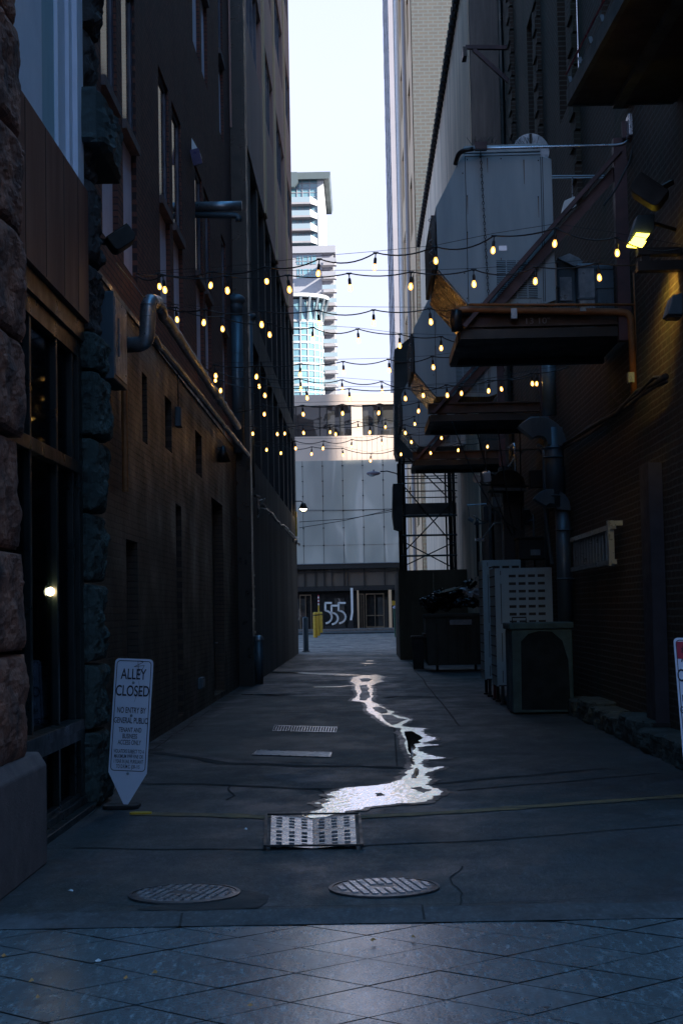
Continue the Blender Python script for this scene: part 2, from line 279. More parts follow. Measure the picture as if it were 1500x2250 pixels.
# ------------------------------------------------------------------ mesh builder
class MB:
    def __init__(s): s.v = []; s.f = []; s.m = []
    def add(s, vs, fs, mi=0):
        o = len(s.v); s.v += [tuple(x) for x in vs]; s.f += [tuple(o + i for i in f) for f in fs]; s.m += [mi] * len(fs); return s
    def box(s, x0, x1, y0, y1, z0, z1, mi=0):
        vs = [(x, y, z) for z in (z0, z1) for y in (y0, y1) for x in (x0, x1)]
        return s.add(vs, [(0, 2, 3, 1), (4, 5, 7, 6), (0, 1, 5, 4), (2, 6, 7, 3), (0, 4, 6, 2), (1, 3, 7, 5)], mi)
    def obox(s, cen, u, v, w_, mi=0):
        cen, u, v, w_ = map(Vector, (cen, u, v, w_))
        vs = [cen + a*u + b*v + d*w_ for d in (-1, 1) for b in (-1, 1) for a in (-1, 1)]
        return s.add(vs, [(0, 2, 3, 1), (4, 5, 7, 6), (0, 1, 5, 4), (2, 6, 7, 3), (0, 4, 6, 2), (1, 3, 7, 5)], mi)
    def bar(s, p, q, wd, ht, up=(0, 0, 1), mi=0):
        p, q = Vector(p), Vector(q); d = q - p; up = Vector(up)
        if abs(d.normalized().dot(up)) > .98: up = Vector((0, 1, 0))
        r = d.cross(up).normalized(); u2 = r.cross(d).normalized()
        return s.obox((p + q) / 2, d / 2, r * wd / 2, u2 * ht / 2, mi)
    def tube(s, pts, r, n=10, mi=0, cap=True, r2=None):
        pts = [Vector(p) for p in pts]; rings = []; prev = None
        for i, p in enumerate(pts):
            d = (pts[min(i+1, len(pts)-1)] - pts[max(i-1, 0)]).normalized()
            if prev is None:
                a = Vector((0, 0, 1)) if abs(d.z) < .9 else Vector((1, 0, 0)); x = d.cross(a).normalized()
            else: x = (prev - prev.dot(d) * d).normalized()
            prev = x; y = d.cross(x)
            rr = r if r2 is None else r + (r2 - r) * i / (len(pts) - 1)
            if isinstance(r, (list, tuple)): rr = r[i]
            rings.append([p + (x * math.cos(2*math.pi*k/n) + y * math.sin(2*math.pi*k/n)) * rr for k in range(n)])
        vs = [v for g in rings for v in g]; fs = []
        for i in range(len(rings) - 1):
            for k in range(n):
                fs.append((i*n+k, i*n+(k+1) % n, (i+1)*n+(k+1) % n, (i+1)*n+k))
        if cap: fs += [tuple(range(n))[::-1], tuple((len(rings)-1)*n + k for k in range(n))]
        return s.add(vs, fs, mi)
    def prism(s, poly, ext, mi=0):
        poly = [Vector(p) for p in poly]; ext = Vector(ext); n = len(poly)
        vs = poly + [p + ext for p in poly]
        return s.add(vs, [tuple(range(n)), tuple(range(2*n-1, n-1, -1))] + [(i, i+n, (i+1) % n + n, (i+1) % n) for i in range(n)], mi)
    def poly(s, pts, mi=0): return s.add(pts, [tuple(range(len(pts)))], mi)
    def ell(s, cen, r, seg=12, ring=8, mi=0, nz=0., seed=0):
        cen = Vector(cen); vs = []; fs = []
        for i in range(ring + 1):
            th = math.pi * i / ring
            for k in range(seg):
                ph = 2*math.pi*k/seg
                d = Vector((math.sin(th)*math.cos(ph), math.sin(th)*math.sin(ph), math.cos(th)))
                q = 1 + nz * noise.noise(d * 1.7 + Vector((seed * 3.1, 0, 0))) + nz * .6 * noise.noise(d * 5 + Vector((seed * 3.1, 5, 0)))
                vs.append(cen + Vector((d.x*r[0], d.y*r[1], d.z*r[2])) * q)
        for i in range(ring):
            for k in range(seg): fs.append((i*seg+k, (i+1)*seg+k, (i+1)*seg+(k+1) % seg, i*seg+(k+1) % seg))
        return s.add(vs, fs, mi)
    def lathe(s, prof, cen=(0, 0, 0), n=12, mi=0):
        cen = Vector(cen); vs = []; fs = []
        for r, z in prof:
            for k in range(n): vs.append(cen + Vector((r*math.cos(2*math.pi*k/n), r*math.sin(2*math.pi*k/n), z)))
        for i in range(len(prof) - 1):
            for k in range(n): fs.append((i*n+k, i*n+(k+1) % n, (i+1)*n+(k+1) % n, (i+1)*n+k))
        return s.add(vs, fs, mi)
    def build(s, name, mats, parent=None, smooth=False, bevel=0, fix=True):
        me = bpy.data.meshes.new(name)
        off = parent['_w'] if parent is not None and '_w' in parent else (0, 0, 0)
        me.from_pydata([(a - off[0], b - off[1], d - off[2]) for a, b, d in s.v], [], s.f)
        if not isinstance(mats, (list, tuple)): mats = [mats]
        for m in mats: me.materials.append(m)
        me.polygons.foreach_set('material_index', s.m)
        if smooth: me.polygons.foreach_set('use_smooth', [True] * len(s.f))
        me.update()
        if fix:
            bm = bmesh.new(); bm.from_mesh(me); bmesh.ops.recalc_face_normals(bm, faces=bm.faces); bm.to_mesh(me); bm.free()
        o = bpy.data.objects.new(name, me); col.objects.link(o)
        if parent is not None: o.parent = parent
        o['_w'] = off
        if bevel:
            md = o.modifiers.new('bevel', 'BEVEL'); md.width = bevel; md.segments = 2; md.limit_method = 'ANGLE'
        return o
ROOTS = []
def thing(name, label, cat, loc=(0, 0, 0), group=None):
    o = bpy.data.objects.new(name, None); col.objects.link(o); o.location = loc; o.empty_display_size = .2
    o['_w'] = tuple(loc); o['label'] = label; o['category'] = cat
    if group: o['group'] = group
    return o
def tag(o, label, cat, group=None):
    o['label'] = label; o['category'] = cat
    if group: o['group'] = group
    return o
def struct(o): o['kind'] = 'structure'; return o
def copy_tree(o, parent=None):
    k = o.copy(); col.objects.link(k); k.parent = parent
    for ch in list(o.children): copy_tree(ch, k)
    return k
def wall(mb, O, U, V, N, lu, lv, holes, depth, mi=0, mr=None):
    """face plane with rectangular openings and reveals; holes = (u0,u1,v0,v1)"""
    O, U, V, N = map(Vector, (O, U, V, N)); mr = mi if mr is None else mr
    us = sorted({0, lu, *[max(0, min(lu, h[i])) for h in holes for i in (0, 1)]})
    vs = sorted({0, lv, *[max(0, min(lv, h[i])) for h in holes for i in (2, 3)]})
    P = lambda a, b, d=0: O + U*a + V*b - N*d
    for a, b in zip(us, us[1:]):
        for d, e in zip(vs, vs[1:]):
            mu, mv = (a+b)/2, (d+e)/2
            if any(h[0] < mu < h[1] and h[2] < mv < h[3] for h in holes): continue
            mb.add([P(a, d), P(b, d), P(b, e), P(a, e)], [(0, 1, 2, 3)], mi)
    for a, b, d, e in holes:
        for p, q in (((a, d), (b, d)), ((b, d), (b, e)), ((b, e), (a, e)), ((a, e), (a, d))):
            mb.add([P(*p), P(*q), P(*q, depth), P(*p, depth)], [(0, 1, 2, 3)], mr)
    return mb
def fbm(p, o=4):
    s_, a = 0, 1
    for i in range(o): s_ += a * noise.noise(p); p = p * 2.1 + Vector((3.7, 1.3, 9.1)); a *= .5
    return s_
def rock(mb, x0, x1, y0, y1, z0, z1, bulge=.06, n=10, seed=0, mi=0, side=1):
    """rock-faced block: all faces subdivided, bulged and broken"""
    cx, cy, cz = (x0+x1)/2, (y0+y1)/2, (z0+z1)/2; hx, hy, hz = (x1-x0)/2, (y1-y0)/2, (z1-z0)/2
    def disp(p):
        a, b, d = (p.x-cx)/hx, (p.y-cy)/hy, (p.z-cz)/hz
        e = lambda t: max(0., 1 - abs(t)**14)
        s_ = Vector((p.x*3 + seed*7.3, p.y*3, p.z*3)); q = fbm(s_) * .6 + .55 + .55 * (abs(noise.noise(s_ * 1.9)) - .2) + .3 * abs(noise.noise(s_ * 5.5))
        q2 = max(0, fbm(s_ * 2.3 + Vector((9, 9, 9)))) * .5
        out = Vector(p)
        if abs(a) > .999: out.x += math.copysign(bulge * (q + q2) * e(b) * e(d), a) - math.copysign(.014 * (1 - e(b) * e(d)), a)
        if abs(b) > .999: out.y += math.copysign(bulge * .8 * (q + q2) * e(a) * e(d), b)
        if abs(d) > .999: out.z -= math.copysign(.008, d)
        return out
    for ax_ in range(3):
        for sg in (-1, 1):
            vs = []; fs = []
            for i in range(n + 1):
                for j in range(n + 1):
                    u, v = -1 + 2*i/n, -1 + 2*j/n
                    t = [0, 0, 0]; t[ax_] = sg; t[(ax_+1) % 3] = u; t[(ax_+2) % 3] = v
                    p = Vector((cx + t[0]*hx, cy + t[1]*hy, cz + t[2]*hz)); vs.append(disp(p))
            for i in range(n):
                for j in range(n): fs.append((i*(n+1)+j, (i+1)*(n+1)+j, (i+1)*(n+1)+j+1, i*(n+1)+j+1))
            mb.add(vs, fs, mi)
def text_mesh(txt, size, sx=1.):
    cu = bpy.data.curves.new('t', 'FONT'); cu.body = txt; cu.size = size; cu.align_x = 'CENTER'; cu.align_y = 'CENTER'; cu.offset = size * .012
    o = bpy.data.objects.new('t', cu); col.objects.link(o)
    dg = bpy.context.evaluated_depsgraph_get(); me = bpy.data.meshes.new_from_object(o.evaluated_get(dg))
    vs = [(v.co.x * sx, v.co.y) for v in me.vertices]; fs = [tuple(p.vertices) for p in me.polygons]
    bpy.data.objects.remove(o); bpy.data.curves.remove(cu); bpy.data.meshes.remove(me); return vs, fs
def put_text(mb, txt, size, O, U, V, u, v, sx=1., mi=0, n=Vector((0, 0, 0))):
    vs, fs = text_mesh(txt, size, sx); mb.add([O + U*(u + a) + V*(v + b) + n for a, b in vs], fs, mi)
#%%SETTING
# ================================================================== SETTING
g = MB(); g.poly([(-900, -900, -.06), (900, -900, -.06), (900, 1500, -.06), (-900, 1500, -.06)])
struct(g.build('ground', road_m))
# alley pavement: concrete with joints, patches, cracks
g = MB()
g.poly([(-3.2, 8.42, 0), (3.8, 8.42, 0), (3.8, 62, 0), (-3.2, 62, 0)], 0)
g.box(-3.2, 3.8, 8.40, 62, -.05, -.001, 0)
def strip(mb, pts, wd, mi, z=.004, jit=0., px=True, sub=6):
    P_ = [az(*p) if px else Vector((p[0], p[1], 0)) for p in pts]
    Q = []
    for a, b in zip(P_, P_[1:]):
        for i in range(sub): Q.append(a.lerp(b, i / sub))
    Q.append(P_[-1]); L_ = []
    for i, p in enumerate(Q):
        d = (Q[min(i+1, len(Q)-1)] - Q[max(i-1, 0)]).normalized(); n_ = Vector((-d.y, d.x, 0))
        j = jit * noise.noise(p * 2.3) * 2; ww = wd * (1 + .6 * (noise.noise(p * 5 + Vector((5, 0, 0))) if jit else 0)) / 2
        L_.append((p + n_ * (j + ww), p + n_ * (j - ww)))
    for a, b in zip(L_, L_[1:]):
        mb.add([(q.x, q.y, z) for q in (a[0], a[1], b[1], b[0])], [(0, 1, 2, 3)], mi)
# smoother slab holding the two grates
sl = [az(*p) for p in ((352, 1640), (500, 1668), (640, 1676), (800, 1681), (903, 1688), (888, 1604), (845, 1560), (800, 1530), (560, 1530))]
g.poly([(p.x, p.y, .003) for p in sl], 1)
J = [([(335, 1655), (500, 1678), (640, 1683), (800, 1687), (905, 1690)], .17, .05),
     ([(300, 1722), (500, 1727), (700, 1733), (860, 1729), (985, 1722), (1150, 1705), (1320, 1688)], .10, .06),
     ([(866, 1600), (872, 1685)], .02, 0), ([(892, 1605), (905, 1690)], .02, .01),
     ([(898, 1455), (936, 1505), (977, 1555), (1010, 1597)], .03, .02), ([(1010, 1597), (1230, 1588), (1300, 1584)], .02, .01),
     ([(845, 1535), (870, 1531), (910, 1531), (955, 1533)], .16, .0), ([(200, 1795), (330, 1652), (460, 1562)], .02, .02),
     ([(795, 1861), (1100, 1846), (1500, 1813)], .03, .02), ([(160, 1865), (400, 1868), (592, 1868)], .03, .02),
     ([(505, 1727), (515, 1750), (500, 1760)], .02, .02), ([(700, 1733), (712, 1752), (700, 1770), (690, 1790)], .02, .02),
     ([(1010, 1905), (1005, 1925), (990, 1945), (1010, 1965), (1000, 1990)], .01, .03), ([(1450, 1700), (1200, 1722), (1000, 1738)], .05, .03),
     ([(560, 1440), (700, 1441), (880, 1438)], .2, .03), ([(480, 1540), (650, 1527)], .08, .02)]
for p, wd, jt in J: strip(g, p, wd, 2, jit=jt)
for Y in (24.6, 28.2, 31.9, 35.5, 44, 49, 55):
    strip(g, [(-2.5, Y), (0, Y + .03), (1.7, Y)], .055, 2, jit=.02, px=False)
for Y in (21.5, 25.5, 30.5): strip(g, [(1.9, Y), (3.2, Y)], .015, 2, px=False)
# broken asphalt patch beside the left manhole, scattered dark blots along the wall foot
pt = [az(*p) for p in ((480, 1962), (520, 1956), (560, 1962), (592, 1970), (585, 1985), (565, 1998), (500, 2002), (400, 2004), (300, 2001))]
g.poly([(p.x, p.y, .004) for p in pt], 3)
for i in range(60):
    x = -2.5 + random.random() * .12; y = 14 + i * .7 + random.random() * .4; r = .05 + .12 * random.random()
    q = [(x + r * math.cos(a) * .8, y + r * 1.6 * math.sin(a), .005) for a in [k * .9 + .2 * random.random() for k in range(7)]]
    g.poly(q, 3)
struct(g.build('alley_pavement', [alley_m, patch_m, joint_m, rubber], fix=False))
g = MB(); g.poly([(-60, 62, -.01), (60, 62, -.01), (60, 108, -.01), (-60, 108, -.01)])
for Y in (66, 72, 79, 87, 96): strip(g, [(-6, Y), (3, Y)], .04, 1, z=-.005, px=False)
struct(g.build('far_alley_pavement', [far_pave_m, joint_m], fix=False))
g = MB(); g.box(-60, 60, 108, 109.2, -.05, .1); struct(g.build('far_pavement', band_m))
g = MB(); g.poly([(-60, 109.2, 0), (60, 109.2, 0), (60, 124, 0), (-60, 124, 0)]); struct(g.build('far_road', road_m, fix=False))
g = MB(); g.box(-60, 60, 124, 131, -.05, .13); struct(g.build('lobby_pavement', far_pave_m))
g = MB()
g.poly([(-60, 8.0, .004), (60, 8.0, .004), (60, 8.42, .004), (-60, 8.42, .004)], 0)
strip(g, [(932, 2025), (927, 1992)], .012, 1, z=.008); strip(g, [(395, 2038), (400, 2010)], .012, 1, z=.008)
strip(g, [(200, 1985), (400, 2003), (600, 1996), (760, 1993), (1050, 1990), (1500, 1968)], .008, 1, z=.008, jit=.01)
struct(g.build('concrete_band', [band_m, joint_m], fix=False))
# granite pavers laid diagonally, real gaps between them
g = MB(); base = MB()
g.poly([(-60, -8, -.012), (60, -8, -.012), (60, 8.1, -.012), (-60, 8.1, -.012)], 1)
for i in range(-24, 60):
    for j in range(-24, 60):
        cx = -.933 + (i - j) * .3085; cy = 7.977 - (i + j) * .2575
        if cy > 8.3 or cy < 1.5 or abs(cx) > 4.2: continue
        k = .975; dz = (random.random() - .5) * .002; tx = (random.random() - .5) * .006; ty = (random.random() - .5) * .006
        pts = [(cx, cy), (cx + .3085*k, cy - .2575*k), (cx, cy - .515*k), (cx - .3085*k, cy - .2575*k)]
        if min(p[1] for p in pts) > 8.0: continue
        g.poly([(x, min(y, 8.02), dz + (x-cx)*tx + (y-cy)*ty) for x, y in pts], 0)
g.poly([(-60, -8, -.002), (60, -8, -.002), (60, 1.6, -.002), (-60, 1.6, -.002)], 0)
struct(g.build('paved_sidewalk', [paver_m, joint_m], fix=False))
g = MB()
for pts in ([(300, 1790), (450, 1792), (592, 1797)], [(788, 1797), (1000, 1786), (1250, 1768), (1500, 1751), (1700, 1738)]):
    strip(g, pts, .19, 0, z=.006, jit=.006)
struct(g.build('yellow_line', yline_m, fix=False))
# puddle
outl = [(797,1484.5),(775,1490),(769.5,1499),(780.5,1506.5),(780,1515.7),(786,1526.7),(772,1541),(801,1545),(808,1556),(803,1563),(823,1574),(841,1589),(857.5,1598),(881,1602),(883,1615),(889,1626),(890.5,1644),(898,1657),(905,1673),(907,1690),(892,1699),(881,1714),(859,1724),(819,1729),(753,1735),(720,1748),(735,1755),(691,1768),(713,1775),(683,1788),(661,1797),(676,1804.5),(698,1803),(727,1796),(771,1784),(815,1775),(885,1768),(933,1766),(951,1755),(969,1742),(958,1735),(933,1726),(951,1715),(933,1707),(936,1700),(977,1687),(940,1690),(922,1681),(933,1671.5),(978.5,1668),(940,1660.5),(918,1651),(922,1644),(964,1638.5),(925,1636.7),(940,1631),(962,1626),(936,1618),(922,1609),(936,1602),(896,1600),(878,1596),(905,1584),(889,1578),(859,1571),(867,1566),(848,1560),(830,1549),(815,1541),(819,1519),(815,1508),(830,1501),(844,1499),(834,1494),(843,1487),(826,1483),(812,1485)]
pool1 = [(888,1610),(904,1609),(917,1616),(929,1623),(917,1631),(925,1634),(909,1638),(913,1645),(906,1652),(914,1662),(905,1667),(898,1652),(895,1640),(893,1625)]
pool2 = [(838,1573),(858,1573),(874,1580),(893,1583),(872,1592),(861,1595),(846,1586)]
pool3 = [(790,1508),(806,1506),(806,1520),(803,1536),(795,1536),(794,1524)]
pool4 = [(914,1690),(921,1700),(915,1712),(902,1713),(908,1702)]
pool5 = [(789,1493),(806,1491),(818,1494),(809,1499),(794,1499)]
def fine_edge(P_, amp, k=6):
    Q = []
    P_ = [az(*p) for p in P_]
    for a, b in zip(P_, P_[1:] + P_[:1]):
        for i in range(k):
            p = a.lerp(b, i / k); d = (b - a).normalized() if (b - a).length > 0 else Vector((1, 0, 0))
            Q.append(p + Vector((-d.y, d.x, 0)) * amp * (noise.noise(p * 9) + .5 * noise.noise(p * 31)))
    return Q
g = MB(); E_ = fine_edge(outl, .05, 9)
D_ = []
for i, p in enumerate(E_):                                      # damp margin round the film
    d = E_[(i + 4) % len(E_)] - E_[i - 4]; n_ = Vector((d.y, -d.x, 0)).normalized() if d.length > 0 else Vector((0, 0, 0)); D_.append((p, n_))
sg_ = 1 if sum(a.x * b_.y - b_.x * a.y for a, b_ in zip(E_, E_[1:])) > 0 else -1
for (p, n_), (q, m_) in zip(D_, D_[1:] + D_[:1]):
    wa, wb = .05 + .07 * abs(noise.noise(p * 3)), .05 + .07 * abs(noise.noise(q * 3))
    a, b_ = p + n_ * sg_ * wa, q + m_ * sg_ * wb; g.add([(p.x, p.y, .0085), (q.x, q.y, .0085), (b_.x, b_.y, .0075), (a.x, a.y, .0075)], [(0, 1, 2, 3)], 2)
g.poly([(p.x, p.y, .010) for p in E_], 0)
for L in (([(595,1477),(650,1477.5),(700,1480),(745,1481),(797,1485),(745,1485.5),(700,1483.5),(650,1480.5),(597,1479.5)]), [(530,1526.4),(590,1526.8),(645,1528),(590,1529),(530,1527.6)], [(690,1510.6),(740,1509),(782,1507),(745,1511.4),(690,1511.8)],
          [(790,1458),(812,1457.6),(830,1459),(805,1460)], [(803,1452.4),(820,1452),(821,1454),(805,1454)], [(832,1437.8),(840,1437.6),(838,1439)], [(800,1463),(804,1462.6),(803,1464)]):
    g.poly([(p.x, p.y, .010) for p in fine_edge(L, .01, 3)], 0)
for L, mi in ((pool1, 1), (pool2, 2), (pool3, 2), (pool4, 1), (pool5, 2)): g.poly([(p.x, p.y, .014) for p in fine_edge(L, .02, 4)], mi)
for L in ([(797,1512),(810,1512),(812,1524),(812,1534),(803,1541),(792,1540),(790,1528)], [(818,1556),(836,1554),(850,1562),(852,1568),(836,1570),(824,1564)], [(900,1668),(909,1672),(912,1682),(906,1684)], [(820,1747),(835,1745),(842,1750),(828,1753)], [(700,1764),(712,1760),(722,1764),(708,1770)], [(905,1735),(925,1732),(945,1738),(930,1746),(915,1741)]):
    g.poly([(p.x, p.y, .012) for p in fine_edge(L, .04, 5)], 2)
struct(g.build('water', [water_rim, water_mirror, wet_floor], fix=False))
#%%BUILDINGS
# ---- left: sandstone building with shopfront
b = thing('sandstone_building', 'rock faced sandstone building with dark glazed shopfront at the left edge of the alley mouth', 'building', (-3.2, 9.5, 0))
def pier(x0, x1, y0, y1, z0, z1, zs, bulge, m, seed, name='pier'):
    g = MB(); z = z0; k = 0
    while z < z1:
        h = zs[k % len(zs)]; rock(g, x0 + random.uniform(-.015, .01), x1 + random.uniform(-.03, .03), y0, y1 + random.uniform(-.04, .03), z, min(z + h - .012, z1), bulge, 26, seed + k); z += h; k += 1
    return g.build(name, m, b, smooth=False)
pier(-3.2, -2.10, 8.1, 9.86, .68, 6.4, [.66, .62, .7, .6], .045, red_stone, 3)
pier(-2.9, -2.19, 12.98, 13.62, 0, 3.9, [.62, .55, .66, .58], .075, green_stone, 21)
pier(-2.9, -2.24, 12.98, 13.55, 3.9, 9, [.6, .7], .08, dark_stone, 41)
g = MB(); g.prism([(-3.4, 7.4, 0), (-2.01, 7.4, 0), (-2.01, 7.4, .62), (-2.06, 7.4, .70), (-3.4, 7.4, .70)], (0, 2.72, 0)); g.build('plinth', dressed, b, bevel=.012)
g = MB(); rock(g, -2.9, -2.1, 12.9, 14.2, 5.45, 5.93, .05, 12, 77); g.build('corbel', corbel_stone, b)
# spandrel between the piers
g = MB()
zt = 5.06
g.box(-2.6, -2.20, 9.8, 12.98, 3.96, zt, 0)
for y in (10.5, 11.2, 11.9, 12.5): g.box(-2.2, -2.197, y, y + .006, 3.97, zt - .01, 1)
g.build('spandrel_panel', [spandrel_m, black_m], b)
g = MB(); g.box(-2.6, -2.24, 9.8, 12.98, 3.80, 3.955); g.box(-2.6, -2.27, 9.8, 12.98, 3.66, 3.795); g.build('lintel', dark_frame, b)
# upper window with painted frame
wn = MB(); wn.box(-2.44, -2.23, 12.70, 12.97, zt, 9); wn.box(-2.42, -2.27, 12.55, 12.70, zt, 9); wn.box(-2.42, -2.25, 9.8, 12.55, zt, zt + .02)
wn.box(-2.42, -2.28, 12.13, 12.17, zt + .02, 9)
wn.build('window_frame', pale_frame, b)
g = MB(); g.box(-2.42, -2.30, 12.17, 12.55, zt + .02, 9, 0); g.box(-2.42, -2.31, 11.65, 12.13, zt + .02, 9, 1); g.box(-2.42, -2.31, 9.8, 11.65, zt + .02, 9, 0)
g.build('blind', [pale_frame, teal_blind], b)
# shopfront
g = MB()
for y in (10.98, 11.95, 12.62): g.box(-2.36, -2.28, y, y + .06, .05, 3.66)
g.box(-2.5, -2.26, 12.80, 12.97, .0, 3.66); g.box(-2.38, -2.26, 9.9, 12.8, 2.70, 2.80); g.box(-2.38, -2.27, 9.9, 12.8, .05, .14)
g.build('shopfront_frame', dark_frame, b, bevel=.006)
g = MB(); g.box(-2.335, -2.325, 9.9, 12.8, .14, 3.66); g.build('glass_pane', door_glass, b)
g = MB(); g.box(-2.62, -2.20, 9.95, 12.6, .66, .74); g.box(-2.3, -2.22, 9.95, 12.6, .58, .66); g.build('bench_ledge', dark_frame, b, bevel=.005)
g = MB(); g.box(-2.6, -2.17, 10.2, 12.96, 0, .05); g.box(-2.6, -2.24, 10.2, 12.96, .05, .11); g.build('threshold', dark_frame, b, bevel=.006)
g = MB(); g.box(-5, -4.9, 8, 13, 0, 4); g.box(-5, -2.5, 9.9, 13, 3.7, 3.8); g.box(-5, -2.4, 13, 13.1, 0, 4); g.box(-5, -2.4, 9.7, 9.8, 0, 4); g.box(-5, -2.7, 9.8, 13, 0, .04); g.build('shop_interior', deep_dark, b)
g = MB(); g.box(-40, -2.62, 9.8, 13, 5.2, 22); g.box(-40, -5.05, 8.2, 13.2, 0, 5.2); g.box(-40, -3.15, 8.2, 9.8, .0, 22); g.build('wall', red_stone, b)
t = thing('wall_lamp', 'small round lit lamp glowing behind the dark shopfront glass', 'lamp', ay(110, 1300, 11.9))
p0 = ay(110, 1300, 11.9); g = MB(); g.ell(p0, (.032, .032, .032), 14, 10); g.build('bulb', lamp_warm, t, smooth=True)
g = MB(); g.tube([p0 + Vector((-.028, 0, 0)), p0 + Vector((-.07, 0, 0))], .05, 14); g.tube([p0 + Vector((-.06, 0, 0)), p0 + Vector((-.10, 0, 0)), p0 + Vector((-.10, 0, -p0.z + .75))], .012, 8); g.build('backplate', dark_frame, t)
# ---- left: brown brick building
X1 = -2.63
b = thing('brown_brick_building', 'brown brick building with tall narrow windows above the sooty wall on the left', 'building', (-2.9, 23, 0))
pairs = [(16.4, 17.5), (17.9, 19.0), (21.25, 22.4), (22.8, 24.0), (26.0, 27.2), (27.5, 28.6), (31.0, 32.0)]
holes = []; rows = [(5.55, 9.05), (11.1, 14.6)]
for a, e in pairs:
    for z0, z1 in rows: holes.append((a - 13.5, e - 13.5, z0 - 5.05, z1 - 5.05))
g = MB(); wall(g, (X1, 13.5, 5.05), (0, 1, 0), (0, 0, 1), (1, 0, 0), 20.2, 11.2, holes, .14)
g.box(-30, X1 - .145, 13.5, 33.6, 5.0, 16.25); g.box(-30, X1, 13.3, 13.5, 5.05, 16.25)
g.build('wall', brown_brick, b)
low = [(19.15, 19.6, 3.65, 4.5), (21.4, 22.15, 3.8, 4.52), (25.35, 26.35, 3.8, 4.5), (22.5, 23.2, .1, 3.12), (27.95, 30.2, .1, 3.6), (17.7, 18.6, .1, 2.4)]
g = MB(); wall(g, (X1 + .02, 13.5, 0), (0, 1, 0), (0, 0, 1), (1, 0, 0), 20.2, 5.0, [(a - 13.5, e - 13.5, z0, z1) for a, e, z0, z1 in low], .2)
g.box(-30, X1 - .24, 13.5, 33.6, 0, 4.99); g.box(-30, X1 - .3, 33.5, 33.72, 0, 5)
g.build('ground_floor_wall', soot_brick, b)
g = MB(); g.box(X1 - .24, X1 + .04, 13.5, 33.7, 4.995, 5.05); g.build('string_course', dark_frame, b)
for a, e in pairs:
    for z0, z1 in rows:
        g = MB(); m = z0 + 1.68
        fr = MB()
        for y0, y1 in ((a, a + .07), (e - .13, e)): fr.box(X1 - .10, X1 - .035, y0, y1, m, z1)
        fr.box(X1 - .10, X1 - .035, a, e, z1 - .07, z1); f = fr.build('window', blue_frame, b)
        g.box(X1 - .09, X1 - .055, a + .06, e - .12, m, z1 - .06); g.build('pane', mirror_glass, f)
        g = MB(); g.box(X1 - .12, X1 - .06, a, e, z0, m - .12); g.build('infill_panel', infill, b)
        g = MB(); g.box(X1 - .13, X1 + .05, a - .02, e + .02, m - .11, m); g.build('sill', dressed, b)
for a, e, z0, z1 in low:
    if z0 > 1:
        g = MB(); g.box(X1 - .19, X1 - .15, a, e, z0, z1)
        for k in range(1, 6): z = z0 + (z1 - z0) * k / 6; g.bar((X1 - .1, a, z), (X1 - .1, e, z), .04, .015)
        g.build('louvre', dark_frame, b)
    else:
        g = MB(); g.box(X1 - .2, X1 - .16, a, e, .0, z1); g.box(X1 - .16, X1 - .15, a + .12, e - .12, .2, z1 - .15); d = g.build('door', black_m, b)
        g = MB(); g.tube([(X1 - .15, e - .2, 1.0), (X1 - .10, e - .2, 1.0), (X1 - .10, e - .34, 1.0)], .012, 8); g.build('handle', galv, d)
# chalky scribbles on the narrow dark door
g = MB(); rr = random.Random(3)
for k in range(16):
    y = 17.8 + rr.random() * .6; z = .9 + rr.random() * .9; pts = [(X1 - .143, y, z)]
    for j in range(4): y += rr.uniform(-.08, .12); z += rr.uniform(-.09, .09); pts.append((X1 - .143, min(18.5, max(17.75, y)), z))
    g.tube(pts, .003, 4)
g.build('scribble', paper_m, b)
# ---- left: brown office building
X2 = -2.36
b = thing('precast_office_building', 'tall brown precast office building with deep dark bays, left beyond the brick building', 'building', (-2.9, 47, 0))
bays = [(35.5, 41.0), (42.0, 46.6), (47.6, 53.6), (54.6, 59.2)]
hs = []
for z0, z1 in ((15.0, 17.1), (19.3, 21.4), (23.6, 25.7)):
    for a, e in bays: hs.append((a - 33.7, e - 33.7, z0 - 12.02, z1 - 12.02))
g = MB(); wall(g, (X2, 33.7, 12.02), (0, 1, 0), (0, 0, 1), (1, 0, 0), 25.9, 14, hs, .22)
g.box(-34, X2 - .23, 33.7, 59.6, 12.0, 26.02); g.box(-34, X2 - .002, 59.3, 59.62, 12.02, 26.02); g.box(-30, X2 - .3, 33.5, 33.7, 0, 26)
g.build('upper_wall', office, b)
hs2 = []
k = 0
y = 36.3
while y < 58.5:
    hs2.append((y - 33.7, y + 2.25 - 33.7, 8.5, 11.95)); hs2.append((y - 33.7, y + 2.25 - 33.7, 5.0, 7.8)); y += 2.85
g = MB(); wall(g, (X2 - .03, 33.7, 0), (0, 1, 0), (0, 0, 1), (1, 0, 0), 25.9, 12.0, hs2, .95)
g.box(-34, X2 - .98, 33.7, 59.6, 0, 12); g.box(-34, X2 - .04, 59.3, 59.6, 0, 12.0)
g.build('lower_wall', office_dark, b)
g = MB(); g.box(X2 - .3, X2 + .05, 33.72, 34.25, 0, 26, 0); g.box(X2 + .05, X2 + .055, 33.98, 34.0, 5, 26, 1); g.build('corner_pilaster', [dark_frame, galv_dark], b)
for a, e in bays:
    for z0, z1 in ((15.0, 17.1), (19.3, 21.4), (23.6, 25.7)):
        g = MB(); n = 4
        for i in range(1, n): yy = a + (e - a) * i / n; g.box(X2 - .14, X2 - .04, yy - .05, yy + .05, z0, z1)
        g.box(X2 - .14, X2 - .06, a, e, z1 - .08, z1); f = g.build('window', blue_frame, b)
        g = MB(); g.box(X2 - .20, X2 - .12, a, e, z0, z1 - .08); g.build('pane', mirror_glass, f)
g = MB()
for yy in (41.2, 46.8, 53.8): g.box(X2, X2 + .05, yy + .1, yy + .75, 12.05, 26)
g.build('pilaster', tan_side, b)  # tan colour stands for beige reflected light on these strips
